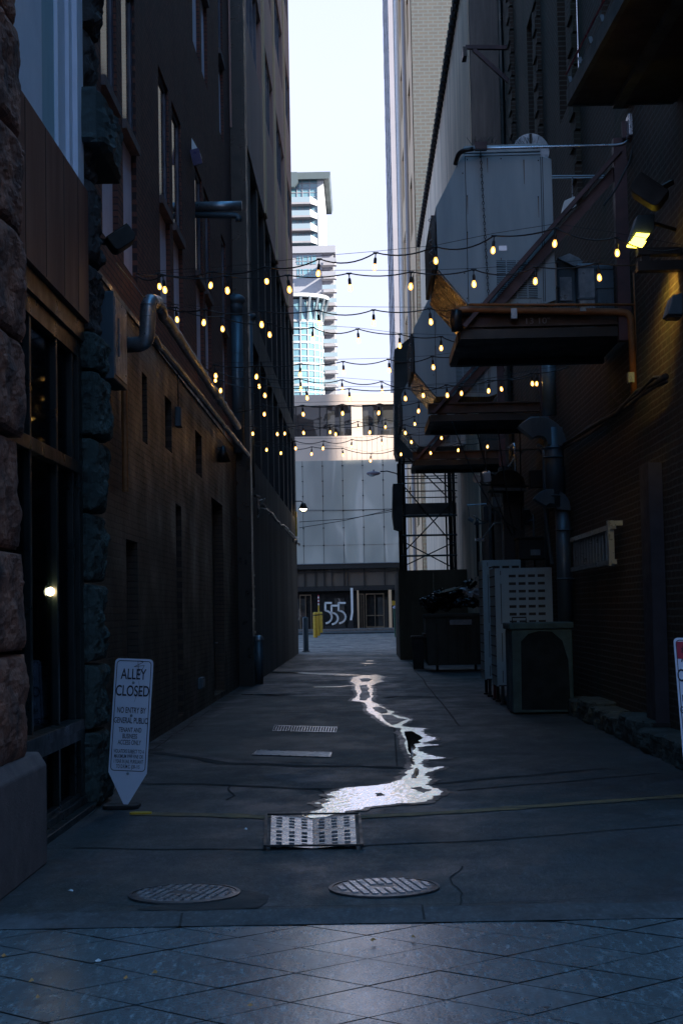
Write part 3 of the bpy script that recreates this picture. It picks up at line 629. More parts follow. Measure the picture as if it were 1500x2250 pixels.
# ---- right: dark brick warehouse
X3 = 3.30
b = thing('dark_brick_warehouse', 'sooty red brick warehouse wall with corbelled bands on the right, nearest the viewer', 'building', (3.6, 22, 0))
arch = []
for yy in (15.2, 19.6, 24.0, 28.4): arch += [(yy - 12.2, yy + .9 - 12.2, 9.2, 12.4), (yy - 12.2, yy + .9 - 12.2, 14.6, 17.8)]
g = MB(); wall(g, (X3, 12.2, 0), (0, 1, 0), (0, 0, 1), (-1, 0, 0), 21.4, 18.2, arch, .25)
g.box(X3 + .28, 14, 12.2, 33.6, 0, 18.2); g.box(X3, 40, 12.1, 12.2, 0, 18.2); g.box(14, 40, 12.2, 33.6, 0, 30)  # last box: unseen rear block added to keep sun off the left walls
g.build('wall', right_brick, b)
for h in arch:
    g = MB(); g.box(X3 + .2, X3 + .24, h[0] + 12.2, h[1] + 12.2, h[2], h[3]); g.build('window', dark_glass, b)
for yy in (14.0, 18.3, 22.7, 27.1, 31.6):
    g = MB()
    for k in range(44):
        z = 7.5 + k * .24; g.box(X3 - .07 - .03 * (k % 2), X3 - .001, yy, yy + .5, z, z + (.2 if k % 2 else .235))
    g.build('brick_pilaster', right_brick, b)
g = MB(); kk = 0; y = 13.6
while y < 23.4:
    L = random.uniform(.9, 1.5); rock(g, 3.0, 3.29, y, y + L - .02, -.05, .26 + random.uniform(-.03, .05), .07, 12, 90 + kk); y += L; kk += 1
g.build('stone_footing', green_stone, b)
g = MB(); rock(g, 2.78, 3.6, 12.3, 13.35, -.02, 1.0, .05, 14, 130); rock(g, 2.86, 3.6, 12.3, 13.3, 1.0, 6.9, .03, 14, 131); g.build('pier', right_brick, b)
# ---- right: second dark building, stucco building, tan tower
b = thing('dark_plain_building', 'plain dark building with a flat sooty side, right of the stained stucco wall', 'building', (3.6, 39, 0))
g = MB(); g.box(3.34, 14, 33.62, 44, 0, 21); g.box(14, 40, 33.62, 44, 0, 30); g.build('wall', far_brick, b)  # second box is an added rear block, out of view, against low sun
g = MB(); g.tube([(3.26, 33.9, 0), (3.26, 33.9, 21)], .06, 8); g.build('drainpipe', dark_frame, b)
b = thing('stained_stucco_building', 'pale streaky stucco building whose parapet is lined with small nubs, right of the sky gap', 'building', (3.6, 62, 0))
g = MB(); g.box(3.3, 14, 44.02, 79.9, 0, 19.9); g.box(14, 34, 44.02, 79.9, 0, 30); g.build('wall', stucco, b)  # taller rear box is unseen, added as a sun block
g = MB(); g.box(3.22, 3.6, 44.02, 79.9, 19.9, 20.08)
for i in range(54): y = 44.3 + i * .66; g.box(3.12, 3.3, y, y + .2, 19.82, 20.16)
g.build('parapet', far_brick, b)
b = thing('tan_brick_tower', 'tall tan brick building rising behind the stucco building with vertical pipes down its alley side', 'building', (3.6, 92, 0))
g = MB(); g.box(3.14, 34, 80, 80.3, 0, 62); g.build('brick_front', tan_brick, b)
hs = []
for z0 in np.arange(6, 60, 5.2):
    for a in (83.2, 89.6, 96.0): hs.append((a - 80.3, a + 3.2 - 80.3, z0, z0 + 3.1))
g = MB(); wall(g, (3.1, 80.3, 0), (0, 1, 0), (0, 0, 1), (-1, 0, 0), 25.7, 62, hs, .3); g.box(3.4, 34, 80.3, 106, 0, 62); g.build('side_wall', tan_side, b)
for h in hs:
    if h[2] < 52:
        g = MB(); g.box(3.34, 3.37, h[0] + 80.3, h[1] + 80.3, h[2], h[3]); g.build('window', win_dark, b)
g = MB(); g.tube([(2.98, 87.9, 0), (2.98, 87.9, 60)], .1, 8); g.build('pipe', tower_soffit, b)
g = MB(); g.tube([(2.98, 101, 0), (2.98, 101, 60)], .14, 8); g.build('pipe', paint_white, b)
g = MB(); g.box(2.9, 3.1, 102.3, 105.8, 0, 60); g.build('corner_strip', mat('slate_cladding', c(.07, .085, .12), .6, bump=0), b)
b = thing('grey_grid_tower', 'far grey precast tower with a tight window grid, a thin slice beside the tan tower', 'building', (12, 175, 0))
hs = []
for z0 in np.arange(1.0, 118, 3.4):
    for a in np.arange(1.0, 22, 1.9): hs.append((a, a + 1.0, z0, z0 + 2.0))
g = MB(); wall(g, (4.15, 170, 0), (1, 0, 0), (0, 0, 1), (0, -1, 0), 26, 120, hs[:400], .4)
hs = [(a, a + 3.0, z0, z0 + 1.8) for z0 in np.arange(1.0, 118, 3.4) for a in np.arange(.8, 26, 5)]
wall(g, (4.15, 170, 0), (0, 1, 0), (0, 0, 1), (-1, 0, 0), 28, 120, hs, .35)
g.build('wall', grid_tower_m, b)
g = MB(); g.box(4.52, 30, 170.42, 197, 0, 119); g.build('glazing', rail_glass, b)
b = thing('east_shade_block', 'added unseen stepped block right of the far street, shaping the sun patch on the cladding', 'building', (60, 95, 0))  # unseen, added so its stepped shadow leaves a sun patch on the cladding
g = MB(); g.box(35, 57.8, 84, 106, 0, 64); g.box(57.81, 82, 84, 106, 0, 50.6); g.build('wall', neutral_block, b)
b = thing('east_shade_slab', 'added unseen slab behind the right side buildings, keeping sun off the tan tower', 'building', (55, 40, 0))  # unseen slab added to shade the tan tower front
g = MB(); g.box(41, 72, 0, 76, 0, 88); g.build('wall', neutral_block, b)
# ---- unseen blocks added behind the viewer, sized to keep sun off the alley
b = thing('opposite_shade_blocks', 'added unseen blocks across the street behind the viewer, keeping sun off the alley mouth', 'building', (0, -30, 0))
g = MB(); g.box(-70, 22, -50, -28, 0, 13); g.box(24, 95, -50, -17, 0, 72); g.build('wall', neutral_block, b)
#%%FAR
Yf = 130.
b = thing('lobby_office_building', 'low glass fronted lobby building closing the far end of the alley below tan cladding', 'building', (0, Yf + 10, 0))
def fy(px, py): return ay(px, py, Yf)
zt = 19.35; z1 = 18.45; z2 = 15.9; z3 = 13.85; z4 = 5.45; z5 = 5.0; z6 = 3.2
g = MB(); g.box(-40, 40, Yf + .6, Yf + 30, 0, zt - .1); g.build('core', deep_dark, b)
g = MB(); g.box(-40, 4.6, Yf, Yf + .6, z1, zt); g.box(-40, 4.6, Yf, Yf + .6, z3, z2)
for i in range(60):
    x = -14 + i * .42; g.box(x, x + .025, Yf - .012, Yf, z3 + .02, z2 - .02)
g.box(-.55, .35, Yf + .05, Yf + .6, z2, z1)
g.build('cladding', facade_tan, b)
g = MB(); g.box(-40, 4.6, Yf + .3, Yf + .4, z2, z1); wp = g.build('upper_window', facade_glass, b)
g = MB()
for x in (-7, -5.1, -3.15, -2.55, -1.5, -.55, .35, 1.25, 2.0, 3.4): g.box(x - .05, x + .05, Yf + .15, Yf + .3, z2, z1)
g.build('mullion', facade_dark, wp)
g = MB(); g.box(-40, 4.3, Yf - .35, Yf - .3, z4, z3); sp = g.build('glass_screen', screen_glass, b)
gx = [fy(px, 1100).x for px in (621, 665.5, 709.5, 753.5, 797.5, 842, 886)]; gz = [fy(753, y).z for y in (1024, 1057, 1090, 1123, 1160, 1198)]
g = MB()
for x in gx: g.box(x - .012, x + .012, Yf - .37, Yf - .35, z4, z3)
for zz in (gz[3], gz[5]): g.box(-12, 4.3, Yf - .37, Yf - .355, zz - .005, zz + .005)
for x in gx:
    for z in gz: g.ell((x, Yf - .38, z), (.06, .04, .06), 8, 6)
g.build('spider_fitting', facade_dark, sp)
g = MB(); g.box(-40, 4.3, Yf - .6, Yf - .2, z4 - .06, z4, 0); g.box(-40, 4.6, Yf - .5, Yf, z5, z4 - .06, 1); g.build('canopy_edge', [galv, facade_dark], b)
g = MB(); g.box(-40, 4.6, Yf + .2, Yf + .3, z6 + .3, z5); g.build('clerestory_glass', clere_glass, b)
g = MB()
for px in (650, 669, 693, 712, 729, 756, 764, 800, 845, 873): x = fy(px, 1270).x; g.box(x - .05, x + .05, Yf + .05, Yf + .2, z6 + .2, z5)
zz = fy(760, 1256).z; g.box(-40, 4.6, Yf + .04, Yf + .2, zz - .05, zz + .05); g.box(-40, 4.6, Yf - .1, Yf + .5, z6, z6 + .4)
g.build('clerestory_frame', facade_dark, b)
g = MB(); g.box(-40, 4.6, Yf + .9, Yf + 1.0, .13, z6)
for px in (650, 735, 830): x = fy(px, 1340).x; g.box(x, x + .8, Yf + .5, Yf + .9, .13, 2.6)
g.build('lobby_glass', facade_glass, b)
bronze = mat('bronze_frame', c(.22, .17, .12), .4, .5, bump=0)
dr = None
for px0, px1 in ((658, 684), (788, 800), (803, 844)):
    a = fy(px0, 1340).x; e = fy(px1, 1340).x
    g = MB(); g.box(a, a + .08, Yf + .3, Yf + .42, .13, 2.85); g.box(e - .08, e, Yf + .3, Yf + .42, .13, 2.85); g.box(a, e, Yf + .3, Yf + .42, 2.85, 2.95); m = (a + e) / 2; g.box(m - .03, m + .03, Yf + .32, Yf + .40, .13, 2.85)
    if px0 == 803: g.box(a, e, Yf + .31, Yf + .41, 1.1, 1.18); g.box(a, e, Yf + .31, Yf + .41, .13, .25)
    d = g.build('door', bronze, b)
for px_, w__ in ((857, .12), (786.5, .06)): g = MB(); x = fy(px_, 1340).x; g.box(x - w__, x + w__, Yf - .1, Yf + .1, .13, z6); g.build('column', tan_side, b)
# 555 sign
t = thing('street_number_sign', 'large white overlapping figures 555 standing before the lobby at the end of the alley', 'sign', (fy(735, 1370).x, Yf - 1.2, .13))
def five(px0, py0, px1, pyt, pyb, name):
    Y = Yf - 1.2 - (0 if name != 1 else .12)
    P_ = lambda a, b_: ay(a, b_, Y)
    h = pyb - pyt; wd = px1 - px0
    pts = [P_(px0 + wd * .93, pyt + 2), P_(px0 + 2, pyt + 2), P_(px0 + 2, pyt + h * .38)]
    for k in range(9):
        a = math.radians(-80 + k * 20)
        cx, cy, rx, ry = px0 + wd * .10, pyt + h * .685, wd * .82, h * .29
        pts.append(P_(cx + rx * max(0, math.cos(a)), cy + ry * math.sin(a)))
    g = MB()
    for a, e in zip(pts, pts[1:]): g.bar(a, e + (e - a).normalized() * .05, .15, .16, up=(0, 1, 0))
    return g
five(712.5, 0, 730, 1323, 1371, 0).build('figure', paint_white, t); five(726, 0, 743.5, 1329, 1373, 1).build('figure', paint_white, t); five(741.5, 0, 760.5, 1323, 1371, 0).build('figure', paint_white, t)
g = MB(); x0, x1 = fy(713, 1370).x, fy(760, 1370).x; g.box(x0, x1, Yf - 1.25, Yf - 1.1, .13, .34); g.build('base', facade_dark, t)
t = thing('bent_blade_sculpture', 'tall white bent blade on a dark base, right of the white figures', 'sculpture', (fy(771, 1375).x, Yf - 1.4, .13))
Y = Yf - 1.4; q = [ay(*p, Y) for p in ((769.5, 1292), (775, 1292), (776, 1345), (773, 1364), (768, 1364), (771, 1345))]
g = MB(); g.prism(q, (0, .3, 0)); g.build('blade', paint_white, t)
q = [ay(*p, Y - .05) for p in ((767, 1363), (775, 1363), (776, 1382), (762, 1382))]
g = MB(); g.prism([Vector((p.x, p.y, max(.13, p.z))) for p in q], (0, .5, 0)); g.build('base', black_m, t)
# far towers
t = thing('slim_balcony_tower', 'tall glass tower with white balcony ends and a projecting green roof cap', 'building', (-12, 380, 0))
Yt = 360.
x = lambda px, py=460: ay(px, py, Yt).x
z = lambda py, px=690: ay(px, py, Yt).z
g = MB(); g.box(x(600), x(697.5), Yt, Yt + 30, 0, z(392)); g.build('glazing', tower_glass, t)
g = MB()
for px in (653, 665, 681): g.box(x(px) - .08, x(px) + .08, Yt - .15, Yt, z(545), z(392))
for py in range(402, 545, 10): g.box(x(600), x(697), Yt - .1, Yt, z(py) - .06, z(py) + .06)
g.build('mullion', tower_pale, t)
g = MB(); g.box(x(697.5), x(711.5), Yt - .3, Yt + 30, 0, z(393)); g.build('end_wall', tower_white, t)
g = MB(); g.prism([(x(600), Yt - 1.5, z(381)), (x(727), Yt - 1.5, z(381)), (x(727), Yt - 1.5, z(386)), (x(724), Yt - 1.5, z(396)), (x(600), Yt - 1.5, z(396))], (0, 33, 0)); g.prism([(x(600), Yt - 3, z(384)), (x(655), Yt - 3, z(384)), (x(657), Yt - 3, z(405)), (x(648), Yt - 3, z(416)), (x(600), Yt - 3, z(416))], (0, 1.4, 0)); g.build('roof_cap', tower_green, t)
for py in (447, 476, 505, 532):
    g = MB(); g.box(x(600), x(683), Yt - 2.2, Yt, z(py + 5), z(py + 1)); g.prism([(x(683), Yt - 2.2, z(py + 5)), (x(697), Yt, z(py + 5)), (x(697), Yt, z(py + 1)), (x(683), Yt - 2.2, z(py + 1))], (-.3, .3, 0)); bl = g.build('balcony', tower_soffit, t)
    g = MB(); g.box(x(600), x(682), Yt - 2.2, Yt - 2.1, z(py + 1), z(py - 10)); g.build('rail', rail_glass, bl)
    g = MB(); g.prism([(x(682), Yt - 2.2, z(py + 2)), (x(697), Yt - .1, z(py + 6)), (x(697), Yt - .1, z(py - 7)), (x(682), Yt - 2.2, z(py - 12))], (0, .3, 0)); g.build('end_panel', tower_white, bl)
t = thing('stepped_balcony_tower', 'pale concrete tower with a tall stack of balconies below the green capped tower', 'building', (-10, 350, 0))
Yt = 340.
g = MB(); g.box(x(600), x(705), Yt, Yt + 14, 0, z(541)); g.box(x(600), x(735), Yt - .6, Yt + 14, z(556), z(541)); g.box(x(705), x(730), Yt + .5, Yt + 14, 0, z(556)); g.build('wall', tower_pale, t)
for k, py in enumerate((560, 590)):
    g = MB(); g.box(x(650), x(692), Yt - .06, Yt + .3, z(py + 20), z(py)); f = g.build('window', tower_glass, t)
    g = MB()
    for px in (656, 663, 675, 683): g.box(x(px) - .07, x(px) + .07, Yt - .14, Yt - .06, z(py + 20), z(py))
    g.box(x(650), x(692), Yt - .14, Yt - .06, z(py + 13) - .06, z(py + 13) + .06); g.build('mullion', tower_pale, f)
for k in range(10):
    py = 580 + k * 29.6
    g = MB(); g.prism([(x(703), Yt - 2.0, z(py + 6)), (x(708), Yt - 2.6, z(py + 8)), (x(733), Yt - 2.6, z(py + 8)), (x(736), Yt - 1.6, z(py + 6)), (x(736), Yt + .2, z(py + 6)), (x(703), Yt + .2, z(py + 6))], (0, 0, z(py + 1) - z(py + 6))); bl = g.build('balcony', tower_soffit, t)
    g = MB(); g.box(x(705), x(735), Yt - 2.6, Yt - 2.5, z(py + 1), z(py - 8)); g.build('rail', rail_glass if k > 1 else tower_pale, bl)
t = thing('curved_glass_tower', 'curved pale glass tower with a canopy on slanted struts, lower left of the sky gap', 'building', (-14, 330, 0))
Yt = 326.
cx_, rr_ = x(640), x(716) - x(640)
def arc(r, z0, z1, n=24, th=.0):
    g = MB(); pts = [(cx_ + r * math.sin(math.radians(a)), Yt + 12 - r * .9 * math.cos(math.radians(a))) for a in np.linspace(-20, 100, n)]
    for (xa, ya), (xb, yb) in zip(pts, pts[1:]): g.add([(xa, ya, z0), (xb, yb, z0), (xb, yb, z1), (xa, ya, z1)], [(0, 1, 2, 3)])
    return g, pts
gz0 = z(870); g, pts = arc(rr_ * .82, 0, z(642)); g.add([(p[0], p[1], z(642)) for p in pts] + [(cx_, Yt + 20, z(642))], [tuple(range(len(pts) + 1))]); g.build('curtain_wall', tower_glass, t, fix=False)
g = MB()
for p in pts[::3]: g.tube([(p[0], p[1] - .1, 0), (p[0], p[1] - .1, z(642))], .12, 6)
for py in range(690, 870, 16):
    for (xa, ya), (xb, yb) in zip(pts, pts[1:]): g.bar((xa, ya - .08, z(py)), (xb, yb - .08, z(py)), .12, .18 if py % 3 else .45)
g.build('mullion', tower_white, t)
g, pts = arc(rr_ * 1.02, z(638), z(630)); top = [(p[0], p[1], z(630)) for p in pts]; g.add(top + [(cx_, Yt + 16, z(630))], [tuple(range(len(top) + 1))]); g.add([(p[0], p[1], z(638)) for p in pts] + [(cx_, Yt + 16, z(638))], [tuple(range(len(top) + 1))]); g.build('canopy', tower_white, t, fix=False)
g = MB()
for i in (6, 9, 12, 15, 18):
    p = pts[i]; q = (cx_ + (p[0] - cx_) * .8, p[1] + 1.2)
    g.bar((p[0], p[1], z(637)), (q[0], q[1], z(690)), .5, .5)
g.build('strut', galv, t)
#%%OBJECTS
# ================================================================== LEFT SIDE FITTINGS
# insulated duct elbow and the pair of ducts along the wall
t = thing('insulated_duct', 'silver elbow duct turning into two long foil wrapped pipes above the sooty wall', 'duct', (-2.5, 17.5, 4.6))
def curve(pts, n=6):
    pts = [Vector(p) for p in pts]; out = [pts[0]]
    for i in range(1, len(pts) - 1):
        a, b_, d = pts[i-1], pts[i], pts[i+1]; s0 = b_ + (a - b_).normalized() * min(.11, (a-b_).length * .45); s1 = b_ + (d - b_).normalized() * min(.11, (d-b_).length * .45)
        for k in range(n + 1): u = k / n; out.append((1-u)**2 * s0 + 2*u*(1-u) * b_ + u*u * s1)
    return out + [pts[-1]]
g = MB(); e0 = Vector((-2.62, 17.6, 4.56)); e1 = ay(322, 755, 17.5); e2 = ay(327, 662, 17.5)
g.tube(curve([e0, e1, e2, (e2.x + .02, 18.0, e2.z + .08)], 8), .088, 18)
for z_ in (4.70, 4.86, 4.99): g.lathe([(.09, -.008), (.094, 0), (.09, .008)], (e1.x + (e2.x - e1.x) * (z_ - 4.56) / .5, 17.5, z_), 18)
g.build('elbow', galv, t, smooth=True)
def wobble(p, q, n, amp):
    p, q = Vector(p), Vector(q); return [p.lerp(q, i / n) + Vector((amp * noise.noise(Vector((i * .7, 1, 0))), 0, amp * noise.noise(Vector((i * .7, 5, 0))))) for i in range(n + 1)]
s0 = (-2.25, 17.9, 5.05)
g = MB(); g.tube(wobble(s0, ax(523, 938, -2.25), 40, .03), .062, 10); g.build('foil_pipe', galv, t, smooth=True)
g = MB(); g.tube(wobble((-2.33, 17.8, 4.72), ax(545, 1000, -2.33), 40, .02), .045, 10); g.build('foil_pipe', galv, t, smooth=True)
t = thing('overhead_cable', 'thin pale cable running along the brown brick wall down to the silver elbow duct', 'cable', (-2.5, 15, 5.6))
g = MB(); g.tube([ax(255, 577, -2.45), ax(300, 632, -2.42), ax(322, 662, -2.38)], .006, 6); g.build('cable', galv, t)
t = thing('wall_cabinet', 'dull metal cabinet fixed on the sooty wall under the silver elbow duct', 'cabinet', (-2.6, 16.8, 3))
g = MB(); a = ax(233, 700, -2.45).y; g.box(-2.62, -2.46, 16.0, 16.9, 3.95, 4.85); g.build('body', galv_dark, t, bevel=.01)
g = MB(); g.box(-2.46, -2.452, 16.05, 16.85, 4.0, 4.8); g.tube([(-2.44, 16.2, 4.2), (-2.44, 16.2, 4.6)], .01, 6); g.build('door', galv, t)
t = thing('rusty_downpipe', 'short rust orange pipe on the sooty wall below the dull metal cabinet', 'pipe', (-2.55, 17.2, 2.9))
g = MB(); g.tube([(-2.56, 17.35, 2.9), (-2.56, 17.35, 4.2)], .035, 10); g.build('pipe', rust, t)
# tall exhaust stacks
for k, (px, top, Y, lab) in enumerate(((519, 690, 33.2, 'grey exhaust stack with a hooded top, nearer of the two beside the precast building'), (544, 705, 35.0, 'grey exhaust stack without hood, farther of the two beside the precast building'))):
    p = ay(px, top, Y); t = thing('exhaust_stack', lab, 'exhaust pipe', (p.x, Y, 4.3), 'exhaust stacks beside the precast building')
    g = MB(); g.tube([(p.x, Y, 4.9 if k == 0 else 4.3), (p.x, Y, p.z)], .135 if k == 0 else .11, 14)
    for z_ in (5.6, 6.4, 7.0): g.lathe([(.12, -.012), (.145, 0), (.12, .012)], (p.x, Y, z_), 14)
    g.build('pipe', galv_dark, t, smooth=True)
    if k == 0: g = MB(); g.tube(curve([(p.x, Y, p.z - .02), (p.x, Y, p.z + .28), (p.x - .1, Y, p.z + .3)]), .15, 14); g.ell((p.x, Y, p.z + .3), (.2, .2, .13), 14, 8); g.build('hood', galv_dark, t, smooth=True)
    else: g = MB(); g.tube([(p.x + .12, Y, p.z + .05), (p.x, Y, p.z + .12), (-2.3, Y + .2, p.z + .12)], .09, 10); g.build('wall_branch', galv_dark, t, smooth=True)
t = thing('wall_vent_pipe', 'grey horizontal vent pipe sticking out of the brown brick wall high above the alley', 'pipe', (-2.6, 26.6, 8.2))
p = ay(470, 453, 26.6); q = ay(531, 452, 26.6); g = MB(); g.tube([(-2.7, 26.6, p.z), q], .085, 14); g.build('pipe', galv, t, smooth=True)
g = MB(); p2 = ay(470, 470, 26.6); q2 = ay(524, 473, 26.6); g.tube(curve([(-2.7, 26.6, p2.z), q2, (q2.x, 26.6, q2.z - .1)]), .055, 12); g.build('drain', galv_dark, t, smooth=True)
t = thing('small_white_pennant', 'small white triangular hood catching light on the brown brick wall above the vent pipe', 'light fixture', ax(422, 345, -2.6))
g = MB(); Y0 = ax(421, 345, -2.6).y; v0 = ax(421, 302, -2.6); v1 = ax(421, 343, -2.6); v2 = ay(441, 338, v1.y)
g.prism([v0, v1, v2], (0, .25, 0)); g.build('hood', paint_white, t); g = MB(); g.bar(v1 + Vector((0, -.01, -.03)), v2 + Vector((0, -.01, -.03)), .26, .05, up=(0, 1, 0)); g.build('base', mat('navy_base', c(.01, .015, .12), .4, bump=0), t)
def floodlight(name, label, body_c, yaw, pitch, sz, mount, m=rubber):
    t = thing(name, label, 'floodlight', body_c)
    R = Matrix.Rotation(yaw, 3, 'Z') @ Matrix.Rotation(pitch, 3, 'Y'); B = Vector(body_c)
    w_, d_, h_ = sz; n = 8; prof = [(-w_, -d_), (w_, -d_), (w_, d_ * .3)] + [(w_ - d_ * .7 * (1 - math.cos(a)), d_ * .3 + d_ * .7 * math.sin(a)) for a in np.linspace(.2, math.pi / 2, n)] + [(-w_ + d_ * .7 * (1 - math.cos(a)), d_ * .3 + d_ * .7 * math.sin(a)) for a in np.linspace(math.pi / 2, .0, n)]
    g = MB(); g.prism([B + R @ Vector((x_, -h_, z_)) for x_, z_ in prof], R @ Vector((0, 2*h_, 0))); g.build('housing', m, t, bevel=.01)
    g = MB(); g.prism([B + R @ Vector(v) for v in ((-w_*.95, -h_*.9, -d_-.012), (w_*.95, -h_*.9, -d_-.012), (w_*.95, h_*.9, -d_-.012), (-w_*.95, h_*.9, -d_-.012))], R @ Vector((0, 0, .014))); g.build('lens', rubber, t)
    g = MB(); g.bar(B + R @ Vector((0, 0, d_ * .5)), mount, .05, .05); g.build('bracket', m, t); return t
floodlight('floodlight', 'black boxy floodlight angled down from the sandstone pier on the left', ay(266, 528, 14.0), .25, math.radians(-35) + math.pi, (.115, .075, .12), (-2.62, 14.1, 4.95))
t = thing('shaded_wall_sconce', 'small conical wall sconce on the sooty wall near the brick building end', 'lamp', ax(490, 1010, -2.5))
p = ax(490, 1015, -2.52); g = MB(); g.lathe([(.02, .3), (.05, .27), (.14, 0), (.12, 0), (.03, .2)], p, 14); g.build('shade', black_m, t, smooth=True); g = MB(); g.box(-2.62, -2.5, p.y - .03, p.y + .03, p.z + .22, p.z + .28); g.build('arm', black_m, t)
t = thing('alarm_box', 'little blue grey box on the sooty wall between two louvred openings', 'box', ax(393, 915, -2.6)); p = ax(392, 917, -2.58)
g = MB(); g.box(-2.62, -2.53, p.y - .12, p.y + .12, p.z - .14, p.z + .14); g.build('body', galv_dark, t, bevel=.01); g = MB(); g.tube([(-2.58, p.y, p.z + .14), (-2.58, p.y, 5.0)], .01, 6); g.build('conduit', black_m, t)
t = thing('utility_outlet_box', 'pale square utility box low on the sooty wall', 'box', ax(443, 1500, -2.6)); p = ax(443, 1501, -2.58)
g = MB(); g.box(-2.62, -2.55, p.y - .27, p.y + .27, p.z - .09, p.z + .09); g.build('body', galv_dark, t, bevel=.01); g = MB(); g.box(-2.55, -2.542, p.y - .21, p.y + .21, p.z - .06, p.z + .06); g.build('cover', galv, t)
t = thing('standpipe', 'short blue grey pipe standing at the foot of the wall past the louvred slots', 'pipe', ax(567, 1475, -2.3)); p = ax(567, 1470, -2.28)
g = MB(); g.tube([(-2.26, p.y, 0), (-2.26, p.y, 1.0)], .09, 12); g.build('pipe', galv_dark, t, smooth=True); g = MB(); g.lathe([(.0, .06), (.08, .05), (.11, 0), (.11, -.05)], (-2.26, p.y, 1.0), 12); g.build('cap', galv, t, smooth=True)
t = thing('ladder_louvre', 'tall stack of dark louvre slots at the corner of the precast building', 'louvre', (-2.38, 34.5, .3))
g = MB(); g.box(-2.4, -2.375, 34.3, 35.3, .2, 2.6); g.build('panel', black_m, t); g = MB()
for k in range(9): g.box(-2.375, -2.35, 34.35, 35.25, .35 + k * .25, .40 + k * .25)
g.build('slat', dark_frame, t)
t = thing('wall_pipe_run', 'rusty bundle of pipes and loose cables running along the foot storey of the precast building', 'pipe', (-2.3, 37, 4.0))
g = MB(); g.tube(wobble(ax(560, 1090, -2.28), ax(657, 1197, -2.28), 30, .1), .035, 8); g.build('pipe', steel_dark, t); g = MB(); g.tube(wobble(ax(565, 1100, -2.25), ax(655, 1185, -2.25), 24, .25), .014, 6); g.build('cable', conduit_m, t)
g = MB(); p = ax(566, 1092, -2.25); g.tube([p, p + Vector((.02, 0, -.25)), p + Vector((-.02, .3, -.42))], .02, 6); g.build('loose_end', conduit_m, t)
t = thing('corner_wall_lamp', 'small lit lamp with a dark conical shade on the far left building corner', 'lamp', ay(667, 1110, 58)); p = ay(666.5, 1118, 58)
g = MB(); g.lathe([(.03, .22), (.08, .2), (.17, 0), (.15, 0)], p, 12); g.build('shade', black_m, t, smooth=True); g = MB(); g.ell(p + Vector((0, 0, .0)), (.12, .12, .08), 10, 6); g.build('bulb', lamp_warm, t, smooth=True)
g = MB(); g.tube([p + Vector((0, 0, .2)), p + Vector((-.1, .2, .3)), (-2.4, 58.2, p.z + .3)], .02, 6); g.build('arm', black_m, t); g = MB(); g.box(-2.36, -2.30, 57.9, 58.0, p.z - 1.0, p.z - .1); g.build('yellow_conduit', yellow, t)
